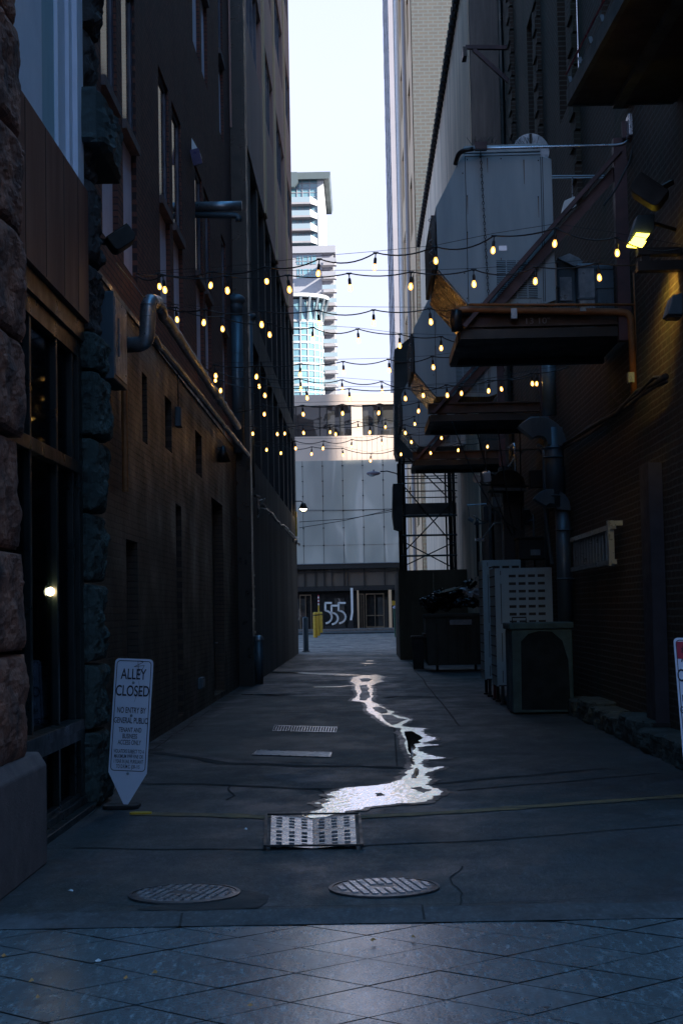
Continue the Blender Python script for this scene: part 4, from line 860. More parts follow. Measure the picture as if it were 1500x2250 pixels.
# ================================================================== SIGNS
def alley_sign(name, label, P0, U, V, red=False, wd=.315, ht=1.21):
    """P0 = tip on the ground, U to the right, V up"""
    U, V = Vector(U).normalized(), Vector(V).normalized(); N = U.cross(V)
    if N.y > 0: N = -N
    t = thing(name, label, 'sign', P0); O = Vector(P0); h0 = .26 * ht / 1.21; r = .035
    out = [(-.018, .0), (.018, .0), (wd/2, h0)]
    for cx_, cz_, a0 in ((wd/2 - r, ht - r, 0), (-wd/2 + r, ht - r, 90)):
        for k in range(5): a = math.radians(a0 + k * 22.5); out.append((cx_ + r*math.cos(a), cz_ + r*math.sin(a)))
    out.append((-wd/2, h0))
    P = lambda a, b_, d=0.: O + U*a + V*b_ + N*d
    g = MB(); g.prism([P(a, b_) for a, b_ in out], -N * .004); g.build('plate', sign_blue, t)
    # border line
    def rr(a, b0, b1, r): 
        q = []
        for cx_, cz_, a0 in ((a - r, b1 - r, 0), (-a + r, b1 - r, 90), (-a + r, b0 + r, 180), (a - r, b0 + r, 270)):
            for k in range(5): an = math.radians(a0 + k * 22.5); q.append((cx_ + r*math.cos(an), cz_ + r*math.sin(an)))
        return q
    o1 = rr(wd/2 - .014, h0 + .012, ht - .016, .03); o2 = rr(wd/2 - .020, h0 + .018, ht - .022, .025)
    g = MB()
    for i in range(len(o1)): j = (i+1) % len(o1); g.add([P(*o1[i], .0015), P(*o1[j], .0015), P(*o2[j], .0015), P(*o2[i], .0015)], [(0, 1, 2, 3)])
    k_ = ht / 1.21
    lines = [('ALLEY', .125, 1.075, .62), ('CLOSED', .125, .935, .62), ('NO ENTRY BY', .068, .775, .56), ('GENERAL PUBLIC', .068, .69, .54),
             ('TENANT AND', .055, .612, .55), ('BUSINESS', .055, .56, .55), ('ACCESS ONLY', .055, .508, .55),
             ('VIOLATORS SUBJECT TO A', .043, .435, .50), ('MAXIMUM $999 FINE OR', .043, .393, .52), ('1 YEAR IN JAIL PURSUANT', .043, .351, .50), ('TO D.R.M.C. §38-115', .043, .309, .52)]
    for tx, sz, v, sx in lines:
        put_text(g, tx, sz * k_, O, U, V, 0, v * k_, sx, n=N * .002)
    # felt-pen scrawls
    if not red:
        st = [(.03, 1.155), (.045, 1.03), (.085, 1.12), (.0, 1.105), (.075, 1.145), (.03, 1.155)]
        for a, e in zip(st, st[1:]): g.bar(P(*a, .002), P(*e, .002), .0035, .001, up=N)
        st = [(.045, .99), (.06, .93), (.035, .88), (.08, .87), (.05, .915), (.09, .96)]
        for a, e in zip(st, st[1:]): g.bar(P(*a, .002), P(*e, .002), .0018, .001, up=N)
        g.bar(P(.04, .9, .002), P(.02, .82, .002), .0018, .001, up=N)
    g.build('lettering', ink, t, fix=False)
    if red:
        g = MB(); g.prism([P(a, b_, .001) for a, b_ in ((-wd/2 + .02, ht - .16), (wd/2 - .02, ht - .16), (wd/2 - .02, ht - .03), (-wd/2 + .02, ht - .03))], N * .0015); g.build('red_band', sign_red, t)
        g = MB(); 
        for i in range(9): a0 = math.radians(i * 40); a1 = math.radians((i + 3) * 40); g.bar(P(-wd/2 + .085 + .035*math.cos(a0), ht - .095 + .04*math.sin(a0), .003), P(-wd/2 + .085 + .035*math.cos(a1), ht - .095 + .04*math.sin(a1), .003), .006, .001, up=N)
        g.build('scribble', ink, t)
    for v in (1.01, .735, .255):
        g = MB(); g.ell(P(.003, v * k_, .004), (.012, .012, .012), 10, 6); g.build('bolt', galv, t, smooth=True)
    return t
tip = az(276, 1768, .03); tl = ay(252, 1446, tip.y + .12); tr_ = ay(333, 1449, tip.y + .10)
mid = (tl + tr_) / 2; U_ = (tr_ - tl); V_ = mid - tip; V_ -= V_.project(U_)
alley_sign('alley_closed_sign', 'white ALLEY CLOSED sign with pen scrawls leaning by the left stone pier', tip, U_, V_, ht=V_.length)
t = thing('rubber_sign_foot', 'low black rubber foot on the ground under the left ALLEY CLOSED sign', 'sign base', (tip.x, tip.y, 0))
g = MB(); rock(g, tip.x - .16, tip.x + .10, tip.y - .09, tip.y + .10, 0, .035, .02, 6, 5); g.build('foot', rubber, t)
g = MB(); q = az(330, 1790); rock(g, tip.x + .10, tip.x + .26, q.y - .035, q.y + .03, 0, .025, .008, 5, 8); g.build('yellow_strip', yellow, t)
t0 = az(1535, 1700, .03); Y_ = 12.15; c0 = ay(1479, 1408, Y_); wd_ = .315
tip2 = Vector((c0.x + .22, Y_, .02))
alley_sign('alley_closed_sign', 'white ALLEY CLOSED sign with a red scribbled top band cut by the right edge', tip2, Vector((1, 0, -.03)), Vector((c0.x + wd_/2 - tip2.x, 0, c0.z - .02)), red=True, ht=c0.z - .0)
# ================================================================== GROUND FITTINGS
def perf(mb, xs, ys, holes, P, d, mi=0, mh=None):
    """plate cut by rectangular holes, with hole walls; P(u,v,w) maps to space"""
    for i, (a, e) in enumerate(zip(xs, xs[1:])):
        for j, (p, q) in enumerate(zip(ys, ys[1:])):
            if (i, j) in holes:
                for s_, t2 in (((a, p), (e, p)), ((e, p), (e, q)), ((e, q), (a, q)), ((a, q), (a, p))): mb.add([P(*s_, 0), P(*t2, 0), P(*t2, -d), P(*s_, -d)], [(0, 1, 2, 3)], mi)
            else: mb.add([P(a, p, 0), P(e, p, 0), P(e, q, 0), P(a, q, 0)], [(0, 1, 2, 3)], mi)
t = thing('storm_drain_grate', 'worn V shaped iron drain grate with square slots at the near end of the puddle', 'drain grate', (-.37, 11.5, 0))
c1_, c2_, c3_, c4_ = az(594, 1868), az(783, 1866), az(779, 1799), az(596, 1801)
def DP(u, v, w_=0.):
    p = c1_.lerp(c2_, u).lerp(c4_.lerp(c3_, u), v); z_ = .030 - .022 * (1 - abs(u - .5) * 2) + w_
    return Vector((p.x, p.y, z_))
for half, (v0, v1) in enumerate(((0.0, .535), (.545, 1.0))):
    for side, (u0, u1) in enumerate(((.0, .497), (.503, 1.))):
        g = MB(); us = [0]; hw = .135
        for k in range(3): ctr = .2 + k * .3; us += [ctr - hw/2, ctr + hw/2]
        us += [1]; vs = [0]; nr = 4
        for k in range(nr): vs += [.07 + k * .222, .07 + k * .222 + .165]
        vs += [1]
        us = [min(1, max(0, a)) for a in us]
        holes = {(1 + 2*i, 1 + 2*j) for i in range(3) for j in range(nr)}
        perf(g, us, vs, holes, lambda a, b_, w_: DP(u0 + (u1-u0)*a, v0 + (v1-v0)*b_, w_), .02)
        g.build('grate_panel', iron_bright, t, fix=False)
g = MB(); g.poly([DP(-.0, 0, -.022), DP(.5, 0, -.005), DP(.5, 1, -.005), DP(0, 1, -.022)]); g.poly([DP(.5, 0, -.005), DP(1, 0, -.022), DP(1, 1, -.022), DP(.5, 1, -.005)]); g.build('pit', deep_dark, t, fix=False)
g = MB()
for (a, b_) in (((-.06, -.03), (-.06, 1.03)), ((1.06, -.03), (1.06, 1.03)), ((-.06, 1.03), (1.06, 1.03)), ((-.06, -.03), (1.06, -.03))):
    g.bar(Vector(DP(*a)) * 1, Vector(DP(*b_)), .02, .012)
g.build('frame', steel_dark, t)
def manhole(label, px, py, rot, dia=.62, asp=1.):
    p = az(px, py); t = thing('manhole_cover', label, 'manhole cover', (p.x, p.y, 0), 'round iron manhole covers'); R_ = dia / 2
    g = MB(); g.lathe([(R_, .004), (R_, .012), (R_ * .93, .014), (R_ * .93, .006)], p, 48); g.build('ring', iron, t, fix=False)
    g = MB(); g.lathe([(R_ * .925, .006), (R_ * .925, .010), (R_ * .86, .012), (0.001, .012)], p, 48); cv = g.build('cover', iron, t)
    g = MB(); d = Vector((math.cos(rot), math.sin(rot), 0)); e = Vector((-d.y, d.x, 0)); n = 10
    for i in range(-n, n + 1):
        for j in range(-16, 17):
            q = d * (i * R_ * .155) + e * (j * R_ * .058)
            if q.length < R_ * .8 and not (abs(i) <= 1 and abs(j) < 4): g.obox(p + q + Vector((0, 0, .014)), d * R_ * .05, e * R_ * .020, (0, 0, .0045))
    g.build('stud_pattern', iron_bright, cv); return t
manhole('round iron manhole cover with raised studs, right of the paler cracked patch, nearest the pavers', 844, 1953, math.radians(12))
manhole('round iron manhole cover sunk in cracked asphalt on the left near the pavers', 405, 1967, math.radians(-14))
t = thing('slotted_floor_grate', 'narrow bright slotted grate in the dark slab, the farther of the two', 'grate', (-.78, 21.1, 0))
q1, q2, q3, q4 = az(598, 1608), az(738, 1611), az(741, 1599), az(603, 1595)
GP = lambda u, v, w_=0.: (lambda p: Vector((p.x, p.y, .010 + w_)))(q1.lerp(q2, u).lerp(q4.lerp(q3, u), v))
g = MB(); n = 24; us = [0]
for k in range(n): us += [(k + .25) / n, (k + .8) / n]
us += [1]; perf(g, us, [0, .08, .92, 1], {(1 + 2*i, 1) for i in range(n)}, GP, .006); g.build('slotted_plate', iron_bright, t, fix=False)
g = MB(); g.poly([GP(0, 0, -.005), GP(1, 0, -.005), GP(1, 1, -.005), GP(0, 1, -.005)]); g.build('pit', deep_dark, t, fix=False)
t = thing('floor_access_plate', 'flat pale rectangular access plate in the dark slab, nearer than the slotted grate', 'cover plate', (-.79, 17.3, 0))
q1, q2, q3, q4 = az(555, 1661), az(724, 1666), az(727, 1656), az(567, 1651)
g = MB(); g.prism([(p.x, p.y, .004) for p in (q1, q2, q3, q4)], (0, 0, .008)); g.build('plate', galv, t); g = MB()
for a, e in ((q1, q2), (q2, q3), (q3, q4), (q4, q1)): g.bar(a + Vector((0, 0, .012)), e + Vector((0, 0, .012)), .02, .006)
g.build('rim', iron_bright, t)
# litter and leaves
rr_ = random.Random(5)
def scrap(name, lab, cat, px, py, s_, m, grp=None):
    p = az(px, py); g = MB(); pts = [(p.x + s_ * math.cos(a) * rr_.uniform(.5, 1), p.y + s_ * math.sin(a) * rr_.uniform(.5, 1), .012 + rr_.uniform(0, .012)) for a in (0, 1, 2.2, 3.3, 4.4, 5.4)]
    g.add(pts + [(p.x, p.y, .03)], [(i, (i+1) % 6, 6) for i in range(6)]); tag(g.build(name, m, fix=False), lab, cat, grp)
for px, py, lab in ((340, 2147, 'small orange leaf on the pavers, in the middle of the left half'), (70, 2165, 'small orange leaf on the pavers by the left edge'), (83, 2202, 'small orange leaf low on the pavers near the left corner'), (9, 2110, 'tiny orange leaf at the left border of the pavers'), (551, 2222, 'small orange leaf at the bottom centre of the pavers'), (907, 2068, 'yellowish leaf on the bright sheen of the pavers'), (278, 2159, 'tiny brown leaf left of the orange leaf on the pavers'), (820, 2075, 'pale yellow leaf flattened on the bright pavers')):
    scrap('fallen_leaf', lab, 'leaf', px, py, .016, leaf_m, 'leaves on the pavers')
for px, py, lab in ((216, 2122, 'crumpled white paper scrap on the left pavers'), (156, 1966, 'small white paper scrap left of the sunken manhole cover'), (540, 1828, 'tiny white scrap left of the storm drain grate')):
    scrap('paper_scrap', lab, 'litter', px, py, .02, paper_m, 'paper scraps on the ground')
# ================================================================== RIGHT SIDE
# condensers on bracketed platforms
def AYL(pts, Y): return [ay(*p, Y) for p in pts]
ROOT = Vector((2.2, 19, 5.1))
def make_condenser():
    t = thing('condenser_unit', 'x', 'air conditioner', ROOT, 'condenser units on steel platforms')
    Y0, D = 19.0, 2.1
    out = AYL([(1016, 338), (1187, 334), (1187, 342), (1211, 348), (1221, 659), (1195, 668), (1028, 668), (962, 592), (957, 455)], Y0)
    g = MB(); g.prism([p for p in out], (0, D, 0)); g.build('casing', ac_m, t, bevel=.006)
    o2 = AYL([(1018, 320), (1187, 314), (1187, 331), (1017, 336)], Y0 + .01); g = MB(); g.prism(o2, (0, D - .02, 0)); g.build('lid', ac_m, t, bevel=.006)
    g = MB()
    L = lambda a, b_, w_=.008: g.bar(ay(*a, Y0 - .002), ay(*b_, Y0 - .002), w_, .004, up=(0, 1, 0))
    L((1021, 342), (1029, 664)); L((1187, 344), (1194, 662)); L((1191, 344), (1198, 662)); L((1020, 343), (1187, 339)); L((1090, 655), (1190, 656), .005)
    g.build('panel_seam', ac_dark, t)
    for k in range(4):
        g = MB(); a, e = 1092 + k * 23, 1112 + k * 23
        pl, ph = ay(a, 652, Y0).x, ay(e, 652, Y0).x; z0_, z1_ = ay(a, 654, Y0).z, ay(a, 572, Y0).z
        for j in range(20):
            z_ = z0_ + (z1_ - z0_) * (j + .5) / 20; g.obox(((pl + ph) / 2, Y0 - .006, z_), ((ph - pl) / 2, 0, 0), (0, .006, .003), (0, .002, .008 * .6))
        g.box(pl, ph, Y0 - .003, Y0 - .001, z0_, z1_, 1); g.build('louvre', [ac_m, ac_dark], t)
    g = MB(); p_ = ay(1104, 545, Y0); g.box(p_.x - .05, p_.x + .05, Y0 - .006, Y0 - .001, p_.z - .03, p_.z + .03); g.build('data_plate', conduit_m, t)
    g = MB()
    for px, py in [(1026, 350), (1026, 430), (1026, 510), (1026, 590), (1026, 655), (1182, 352), (1182, 432), (1182, 512), (1184, 558), (1100, 348), (1016, 380), (1020, 600)]:
        p_ = ay(px, py, Y0); g.obox((p_.x, Y0 - .004, p_.z), (.007, 0, 0), (0, .003, 0), (0, 0, .007))
    g.build('screws', steel_dark, t)
    g = MB()
    for px, py, ln in [(1026, 431, .22), (1026, 511, .15), (1182, 433, .25), (1100, 566, .06), (1150, 350, .3), (1070, 346, .18)]:
        p_ = ay(px, py, Y0); g.add([(p_.x - .006, Y0 - .0015, p_.z), (p_.x + .008, Y0 - .0015, p_.z), (p_.x + .003, Y0 - .0015, p_.z - ln), (p_.x - .002, Y0 - .0015, p_.z - ln)], [(0, 1, 2, 3)])
    g.build('rust_runs', rust_streak, t, fix=False)
    # coil guard on the alley side, with clips
    a, e = ay(957, 470, Y0), ay(961, 588, Y0)
    g = MB(); g.box(a.x - .055, a.x - .01, Y0 + .05, Y0 + D - .1, e.z, a.z); cg = g.build('coil_guard', ac_dark, t)
    g = MB()
    for j in range(5): z_ = e.z + (a.z - e.z) * (j + .3) / 5; g.tube([(a.x - .05, Y0 + .06, z_), (a.x - .09, Y0 + .04, z_ + .03), (a.x - .05, Y0 + .04, z_ + .06)], .006, 5)
    g.build('clip', conduit_m, cg)
    v1, v2 = ay(962, 594, Y0), ay(1027, 667, Y0); n_ = Vector((v2.z - v1.z, 0, -(v2.x - v1.x))).normalized() * .012
    g = MB(); g.prism([v1 + n_*.3, v2 + n_*.3, v2 + n_*1.3, v1 + n_*1.3], (0, D, 0)); g.build('drip_pan', shiny, t)
    # bird spikes on top
    g = MB(); r_ = random.Random(2)
    for px in list(range(1036, 1090, 5)) + list(range(1118, 1180, 6)):
        b_ = ay(px, 317, Y0 + .3)
        for k in range(2): g.tube([b_, b_ + Vector((r_.uniform(-.07, .07), r_.uniform(-.05, .05), r_.uniform(.05, .12)))], .0025, 4, cap=False)
    g.build('bird_spikes', wire_m, t)
    return t
def make_platform():
    t = thing('steel_platform', 'x', 'steel platform', (3.28, 19, 4.9), 'bracketed steel platforms')
    g = MB(); g.box(1.24, 3.27, 18.9, 19.05, 4.77, 4.885); g.box(1.24, 3.27, 20.95, 21.1, 4.77, 4.885); g.box(1.22, 1.32, 19.06, 20.94, 4.77, 4.885); g.box(1.33, 3.27, 19.06, 20.94, 4.84, 4.88); g.build('deck_frame', steel_dark, t)
    g = MB()
    for z_ in (4.905, 5.06): g.box(1.20, 3.27, 18.86, 19.0, z_, z_ + .022)
    g.box(1.20, 3.27, 18.92, 18.945, 4.927, 5.06); g.build('front_beam', rust_beam, t)
    g = MB(); s0, s1 = Vector((1.28, 18.83, 4.9)), Vector((3.2, 18.83, 7.0)); g.bar(s0, s1, .05, .15, up=(0, 1, 0)); g.bar(s0 + Vector((.09, .09, -.08)), s1 + Vector((.09, .09, -.08)), .12, .02, up=(0, 1, 0)); g.build('brace', steel_red, t)
    g = MB(); s0, s1 = Vector((1.28, 21.1, 4.9)), Vector((3.2, 21.1, 7.0)); g.bar(s0, s1, .05, .15, up=(0, 1, 0)); g.build('brace', steel_dark, t)
    g = MB(); g.box(3.12, 3.27, 18.80, 18.95, 4.7, 7.15); g.build('wall_post', steel_red, t)
    g = MB(); r_ = random.Random(4)
    for i in range(40):
        x_ = 1.35 + i * .045; b_ = Vector((x_, 18.93, 5.083)); g.tube([b_, b_ + Vector((r_.uniform(-.02, .02), 0, r_.uniform(.09, .15)))], .002, 4, cap=False)
    g.build('bird_spikes', wire_m, t)
    return t
cu0 = make_condenser(); pl0 = make_platform()
labs = ['large putty coloured condenser unit nearest the viewer, crossed by a hanging chain', 'second putty coloured condenser unit back, half hidden below the large one', 'third condenser unit back, a small dark shape above the scaffolding']
plabs = ['steel platform with a maroon diagonal brace carrying the large nearest condenser unit', 'steel platform with a diagonal brace carrying the second condenser unit', 'steel platform farthest back, behind the string lights by the scaffolding']
cu0['label'] = labs[0]; pl0['label'] = plabs[0]
for k in (1, 2):
    o = copy_tree(cu0); o.location.y += 8.3 * k; o['label'] = labs[k]
    o = copy_tree(pl0); o.location.y += 8.3 * k; o['label'] = plabs[k]
# chalked numbers on the near beam
g = MB(); o_ = ay(1180, 705, 18.85); put_text(g, '13 10"', .10, o_, Vector((1, 0, 0)), Vector((0, 0, 1)), 0, 0, 1.2)
nb = g.build('chalk_numbers', mat('chalk', c(.22, .2, .2), .9, bump=0), pl0, fix=False)

# hanging chain
t = thing('hanging_chain', 'dark chain hanging down the face of the large condenser unit', 'chain', ay(1060, 330, 18.9)); p, q = ay(1055, 330, 18.88), ay(1074, 672, 18.88)
g = MB(); n = 46
for i in range(n):
    a = p.lerp(q, i / n); e = p.lerp(q, (i + 1.25) / n); wv = Vector((.010, 0, 0)) if i % 2 else Vector((0, .010, 0))
    g.tube([a, a.lerp(e, .3) + wv, a.lerp(e, .7) + wv, e, a.lerp(e, .7) - wv, a.lerp(e, .3) - wv, a], .0045, 5, cap=False)
g.build('chain', wire_m, t)
t = thing('upper_conduit', 'bright metal conduit crossing above the large condenser unit to the junction box', 'conduit', ay(1380, 318, 18.8))
g = MB(); g.tube(curve([ay(1000, 360, 19.0), ay(1008, 332, 18.85), ay(1040, 326, 18.8)]), .028, 10); g.build('flexible_end', black_m, t, smooth=True)
g = MB(); g.tube(curve([ay(1038, 326, 18.8), ay(1120, 324, 18.8), ay(1365, 318, 18.8), ay(1384, 306, 18.8)]), .018, 10); g.build('conduit', conduit_m, t, smooth=True)
g = MB(); p = ay(1056, 322, 18.8); g.box(p.x - .07, p.x + .07, 18.75, 18.86, p.z - .035, p.z + .05); g.build('clamp', steel_red, t)
t = thing('junction_box', 'battered pale junction box on the wall at the top of the maroon brace', 'junction box', ay(1388, 300, 18.6)); p = ay(1388, 277, 18.6)
g = MB(); g.box(p.x - .055, p.x + .055, 18.5, 18.7, p.z - .13, p.z + .13); g.build('body', conduit_m, t, bevel=.01); g = MB(); g.tube([(p.x + .02, 18.495, p.z + .05), (p.x + .02, 18.485, p.z + .05)], .035, 10); g.tube([(p.x + .01, 18.495, p.z - .06), (p.x + .01, 18.485, p.z - .06)], .025, 10); g.build('knockout', black_m, t)
g = MB(); g.box(p.x - .1, p.x + .05, 18.7, 18.75, p.z - .1, p.z + .1); g.bar((p.x, 18.72, p.z), (3.28, 18.72, p.z), .04, .04); g.build('bracket', steel_red, t)
g = MB(); g.tube(curve([ay(1392, 303, 18.58), ay(1385, 350, 18.55), ay(1350, 420, 18.5), ay(1325, 452, 18.5)]), .012, 8); g.build('cable', wire_m, t)
t = thing('twin_conduit', 'pair of thin bright conduits between the large condenser unit and the wall brace', 'conduit', ay(1300, 388, 19.5))
for py in (386, 391): g = MB(); g.tube([ay(1210, py, 19.6), ay(1328, py - 1, 19.6)], .010, 8); g.build('conduit', conduit_m, t)
# rust pipes
t = thing('rust_orange_pipe', 'thick rust orange pipe running along the near platform and down the wall', 'pipe', (3.2, 18.8, 4.0))
g = MB(); Yp = 18.78
g.tube(curve([ay(1000, 682, Yp), ay(1030, 679, Yp), ay(1385, 686, Yp), ay(1394, 880, Yp)], 10), .045, 12); g.build('pipe', rust, t, smooth=True)
g = MB(); g.tube(curve([ay(1004, 682, Yp), ay(1000, 705, Yp), ay(1004, 725, Yp + .05)]), .07, 10); g.build('valve', black_m, t, smooth=True)
for px, py in ((1128, 690), (1279, 674), (1385, 830)):
    g = MB(); p = ay(px, py, Yp); g.box(p.x - .035, p.x + .035, Yp - .06, Yp + .06, p.z - .06, p.z + .06); g.build('clamp', galv, t)
t = thing('thin_rust_pipe', 'thin rust coloured pipe just above the thick orange pipe', 'pipe', (3.25, 18.7, 4.0))
g = MB(); g.tube(curve([ay(1030, 669, 18.7), ay(1392, 669, 18.7)]), .016, 8); g.tube(curve([ay(1393, 600, 18.7), ay(1397, 700, 18.7), ay(1406, 866, 18.7)]), .020, 8); g.build('pipe', rust, t, smooth=True)
# floodlights
floodlight('floodlight', 'big black boxy floodlight silhouetted against the brick wall at upper right', ay(1424, 424, 15.4), -.2, math.radians(38) + math.pi, (.17, .10, .13), ay(1475, 400, 15.8))
t = thing('lit_floodlight', 'lit yellow LED floodlight under a grey hood shining on the brick wall', 'floodlight', ay(1420, 500, 15.9)); Yl = 15.9
g = MB(); g.prism(AYL([(1400, 472), (1438, 470), (1436, 505), (1420, 520), (1382, 530)], Yl), (0, .22, 0)); g.build('housing', galv_dark, t, bevel=.006)
g = MB(); g.prism(AYL([(1386, 529), (1414, 531), (1427, 513), (1398, 511)], Yl - .015), (0, .012, 0)); g.build('led_panel', lamp_led, t)
g = MB(); g.prism([p_ + Vector((0, .02, -.01)) for p_ in AYL([(1384, 531), (1416, 533), (1420, 526), (1384, 525)], Yl)], (0, .18, 0)); g.build('led_strip', lamp_led, t)
g = MB(); g.tube([ay(1436, 490, Yl + .1), (3.3, Yl + .3, ay(1436, 490, Yl).z)], .02, 8); g.build('arm', black_m, t)
sl_ = bpy.data.lights.new('floodlight_beam', 'SPOT'); so = bpy.data.objects.new('floodlight_beam', sl_); col.objects.link(so); sl_.energy = 210; sl_.color = (1, .66, .10); sl_.spot_size = math.radians(80); sl_.spot_blend = .9; sl_.shadow_soft_size = .05
lp = ay(1404, 536, Yl + .12); so.parent = t; so.location = lp - Vector(t['_w']); so.rotation_euler = (Vector((lp.x, lp.y, lp.z)) - Vector((3.42, 17.1, 3.9))).to_track_quat('Z', 'Y').to_euler()
t = thing('stub_beams', 'pair of short black beams sticking out of the wall beneath the lit floodlight', 'beam', (3.2, 15.8, 4.9))
for py, h_ in ((553, .035), (585, .05)):
    a = ay(1400, py, 15.9); g = MB(); g.box(a.x, 3.29, 15.86, 16.0, a.z - h_, a.z + h_); g.build('beam', steel_dark, t)
g = MB(); a = ay(1402, 570, 15.95); g.box(a.x + .02, a.x + .10, 15.88, 15.98, a.z - .12, a.z + .10); g.build('end_plate', black_m, t)
t = thing('vent_hood', 'small pale hooded vent on the wall at the right edge', 'vent', ay(1480, 690, 15.6)); g = MB(); g.prism(AYL([(1478, 648), (1500, 642), (1500, 690), (1466, 690)], 15.6), (0, .3, 0)); g.build('hood', galv_dark, t, bevel=.01); g = MB(); g.prism(AYL([(1470, 691), (1498, 691), (1498, 696), (1470, 696)], 15.63), (0, .22, 0)); g.build('grille', black_m, t)
# maroon bracket high up
t = thing('maroon_bracket', 'maroon triangular steel bracket high on the dark building', 'bracket', (3.25, 32.8, 12))
Yb = 32.8
for a, e in (((1022, 103), (1130, 104)), ((1126, 104), (1129, 196)), ((1040, 108), (1128, 188))): g = MB(); g.bar(ay(*a, Yb), ay(*e, Yb), .08, .09, up=(0, 1, 0)); g.build('bar', steel_red, t)
g = MB(); p = ay(1021, 115, Yb); g.box(p.x - .05, p.x + .04, Yb - .1, Yb + .3, p.z - .1, p.z + .1); g.build('end_block', black_m, t); g = MB(); g.bar(ay(1126, 130, Yb), (3.33, Yb, ay(1126, 130, Yb).z), .06, .06); g.build('wall_strut', black_m, t)
# steel canopy top right
t = thing('steel_canopy', 'dark steel canopy with a thin red edge jutting from the wall at the top right', 'canopy', (3.3, 14, 6.6))
A_ = ay(1250, 230, 16.0); B_ = Vector((2.46, 12.9, A_.z)); 
Q = [(A_.x, 16.0, A_.z), (A_.x + .16, 12.3, A_.z), (3.28, 12.3, A_.z), (3.28, 16.0, A_.z)]
g = MB(); g.prism([Vector(p_) + Vector((.02, -.02, 0)) for p_ in Q], (0, 0, .03)); g.build('soffit', steel_dark, t)
g = MB()
for i in (0, 3): j = (i+1) % 4; g.bar(Vector(Q[i]) + Vector((0, 0, .07)), Vector(Q[j]) + Vector((0, 0, .07)), .05, .16)
g.bar(Vector((2.7, 15.97, A_.z - .03)), Vector((2.8, 12.4, A_.z - .03)), .1, .06); g.build('edge_channel', mat('grey_green_steel', c(.06, .085, .09), .5, bump=.1), t)
g = MB(); o2 = Vector((-.02, 0, .32)); g.tube([Vector(Q[0]) + o2, Vector(Q[1]) + o2], .010, 6); g.build('red_rail', mat('bright_red_paint', c(.45, .05, .09), .35, bump=0), t)
for k in range(7): g = MB(); p = Vector(Q[0]).lerp(Vector(Q[1]), .04 + k * .15) + Vector((0, 0, .15)); g.bar(p + Vector((0, 0, .04)), p + Vector((-.015, 0, .10)), .014, .035); g.build('rail_clip', galv_dark, t)
g = MB(); p = ay(1266, 0, 16.1); g.tube([(p.x + .0, 16.1, 6.7), (p.x, 16.1, 9.5)], .006, 5); g.build('hanger_rod', conduit_m, t)
# sheet-metal ducts behind the near platform
for px0, px1, py0, py1, Y, m, lab in ((1226, 1264, 565, 700, 20.6, galv_dark, 'dark duct box with a grey hatch beside the large condenser unit'), (1272, 1307, 577, 742, 20.4, galv, 'narrow bright galvanised duct in the middle of three behind the orange pipe'), (1313, 1376, 580, 690, 20.2, galv_dark, 'wide mottled galvanised duct next to the maroon wall post')):
    a, e = ay(px0, py1, Y), ay(px1, py0, Y); t = thing('sheet_metal_duct', lab, 'duct', (a.x, Y, a.z), 'sheet metal ducts behind the near platform')
    g = MB(); g.box(a.x, e.x, Y, Y + .5, a.z, e.z); g.build('duct', m, t, bevel=.02)
    for z_ in np.linspace(a.z + .1, e.z - .05, 3): g = MB(); g.box(a.x - .012, e.x + .012, Y - .012, Y + .1, z_ - .012, z_ + .012); g.build('seam', galv_dark, t)
    if px0 == 1226: g = MB(); p, q = ay(1231, 660, Y - .02), ay(1255, 608, Y - .02); g.box(p.x, q.x, Y - .02, Y - .012, p.z, q.z); g.prism(AYL([(1224, 566), (1250, 556), (1272, 566), (1280, 574), (1262, 584)], Y - .1), (0, .3, 0)); g.build('hatch', galv, t)
t = thing('round_duct_disk', 'round metal fan disk half hidden behind the top of the large condenser unit', 'fan housing', ay(1165, 330, 21.3)); p = ay(1166, 332, 21.3)
g = MB(); g.tube([p, p + Vector((0, .35, 0))], .25, 28); g.build('housing', galv, t); g = MB(); g.box(p.x - .02, p.x + .02, p.y - .02, p.y, p.z - .24, p.z + .24); g.build('strap', steel_dark, t)
t = thing('small_wall_box', 'small box catching light behind the upper maroon brace', 'box', ay(1255, 450, 19.4)); g = MB(); g.prism(AYL([(1240, 440), (1262, 430), (1266, 452), (1243, 466), (1231, 478)], 19.3), (0, .12, 0)); g.build('body', paint_white, t, bevel=.005); g = MB(); g.tube([ay(1257, 432, 19.36), ay(1257, 388, 19.36)], .008, 6); g.build('stem', conduit_m, t)
# big exhaust duct with two gooseneck hoods
t = thing('gooseneck_exhaust_duct', 'tall blue grey exhaust duct with two hooked hoods climbing the wall', 'duct', (3.0, 25, 0))
Yd = 24.8
def ribbon(px, r, Y=Yd, n=14, m=galv_dark, nm='duct'):
    g = MB(); g.tube([ay(a, b_, Y) for a, b_ in px], r, n); return g.build(nm, m, t, smooth=True)
ribbon([(1203, 735), (1207, 912)], .11, m=mat('pale_duct', c(.20, .32, .40), .4, .3, ns=3, amt=.4, bump=.1)); ribbon([(1214, 940), (1222, 1115)], .15); ribbon([(1236, 1120), (1243, 1372)], .12)
def hook(cx, cy, r0, r1, Y, a0, a1):
    g = MB(); n = 12; pr_ = [(cx + r1*math.cos(math.radians(a)), cy - r1*math.sin(math.radians(a))) for a in np.linspace(a0, a1, n)] + [(cx + r0*math.cos(math.radians(a)), cy - r0*math.sin(math.radians(a))) for a in np.linspace(a1, a0, n)]
    g.prism([ay(a, b_, Y - .14) for a, b_ in pr_], (0, .28, 0)); g.build('hooked_hood', galv_dark, t, bevel=.008)
hook(1184, 975, 18, 60, Yd, -5, 140); hook(1210, 1118, 12, 44, Yd, -5, 150)
g = MB()
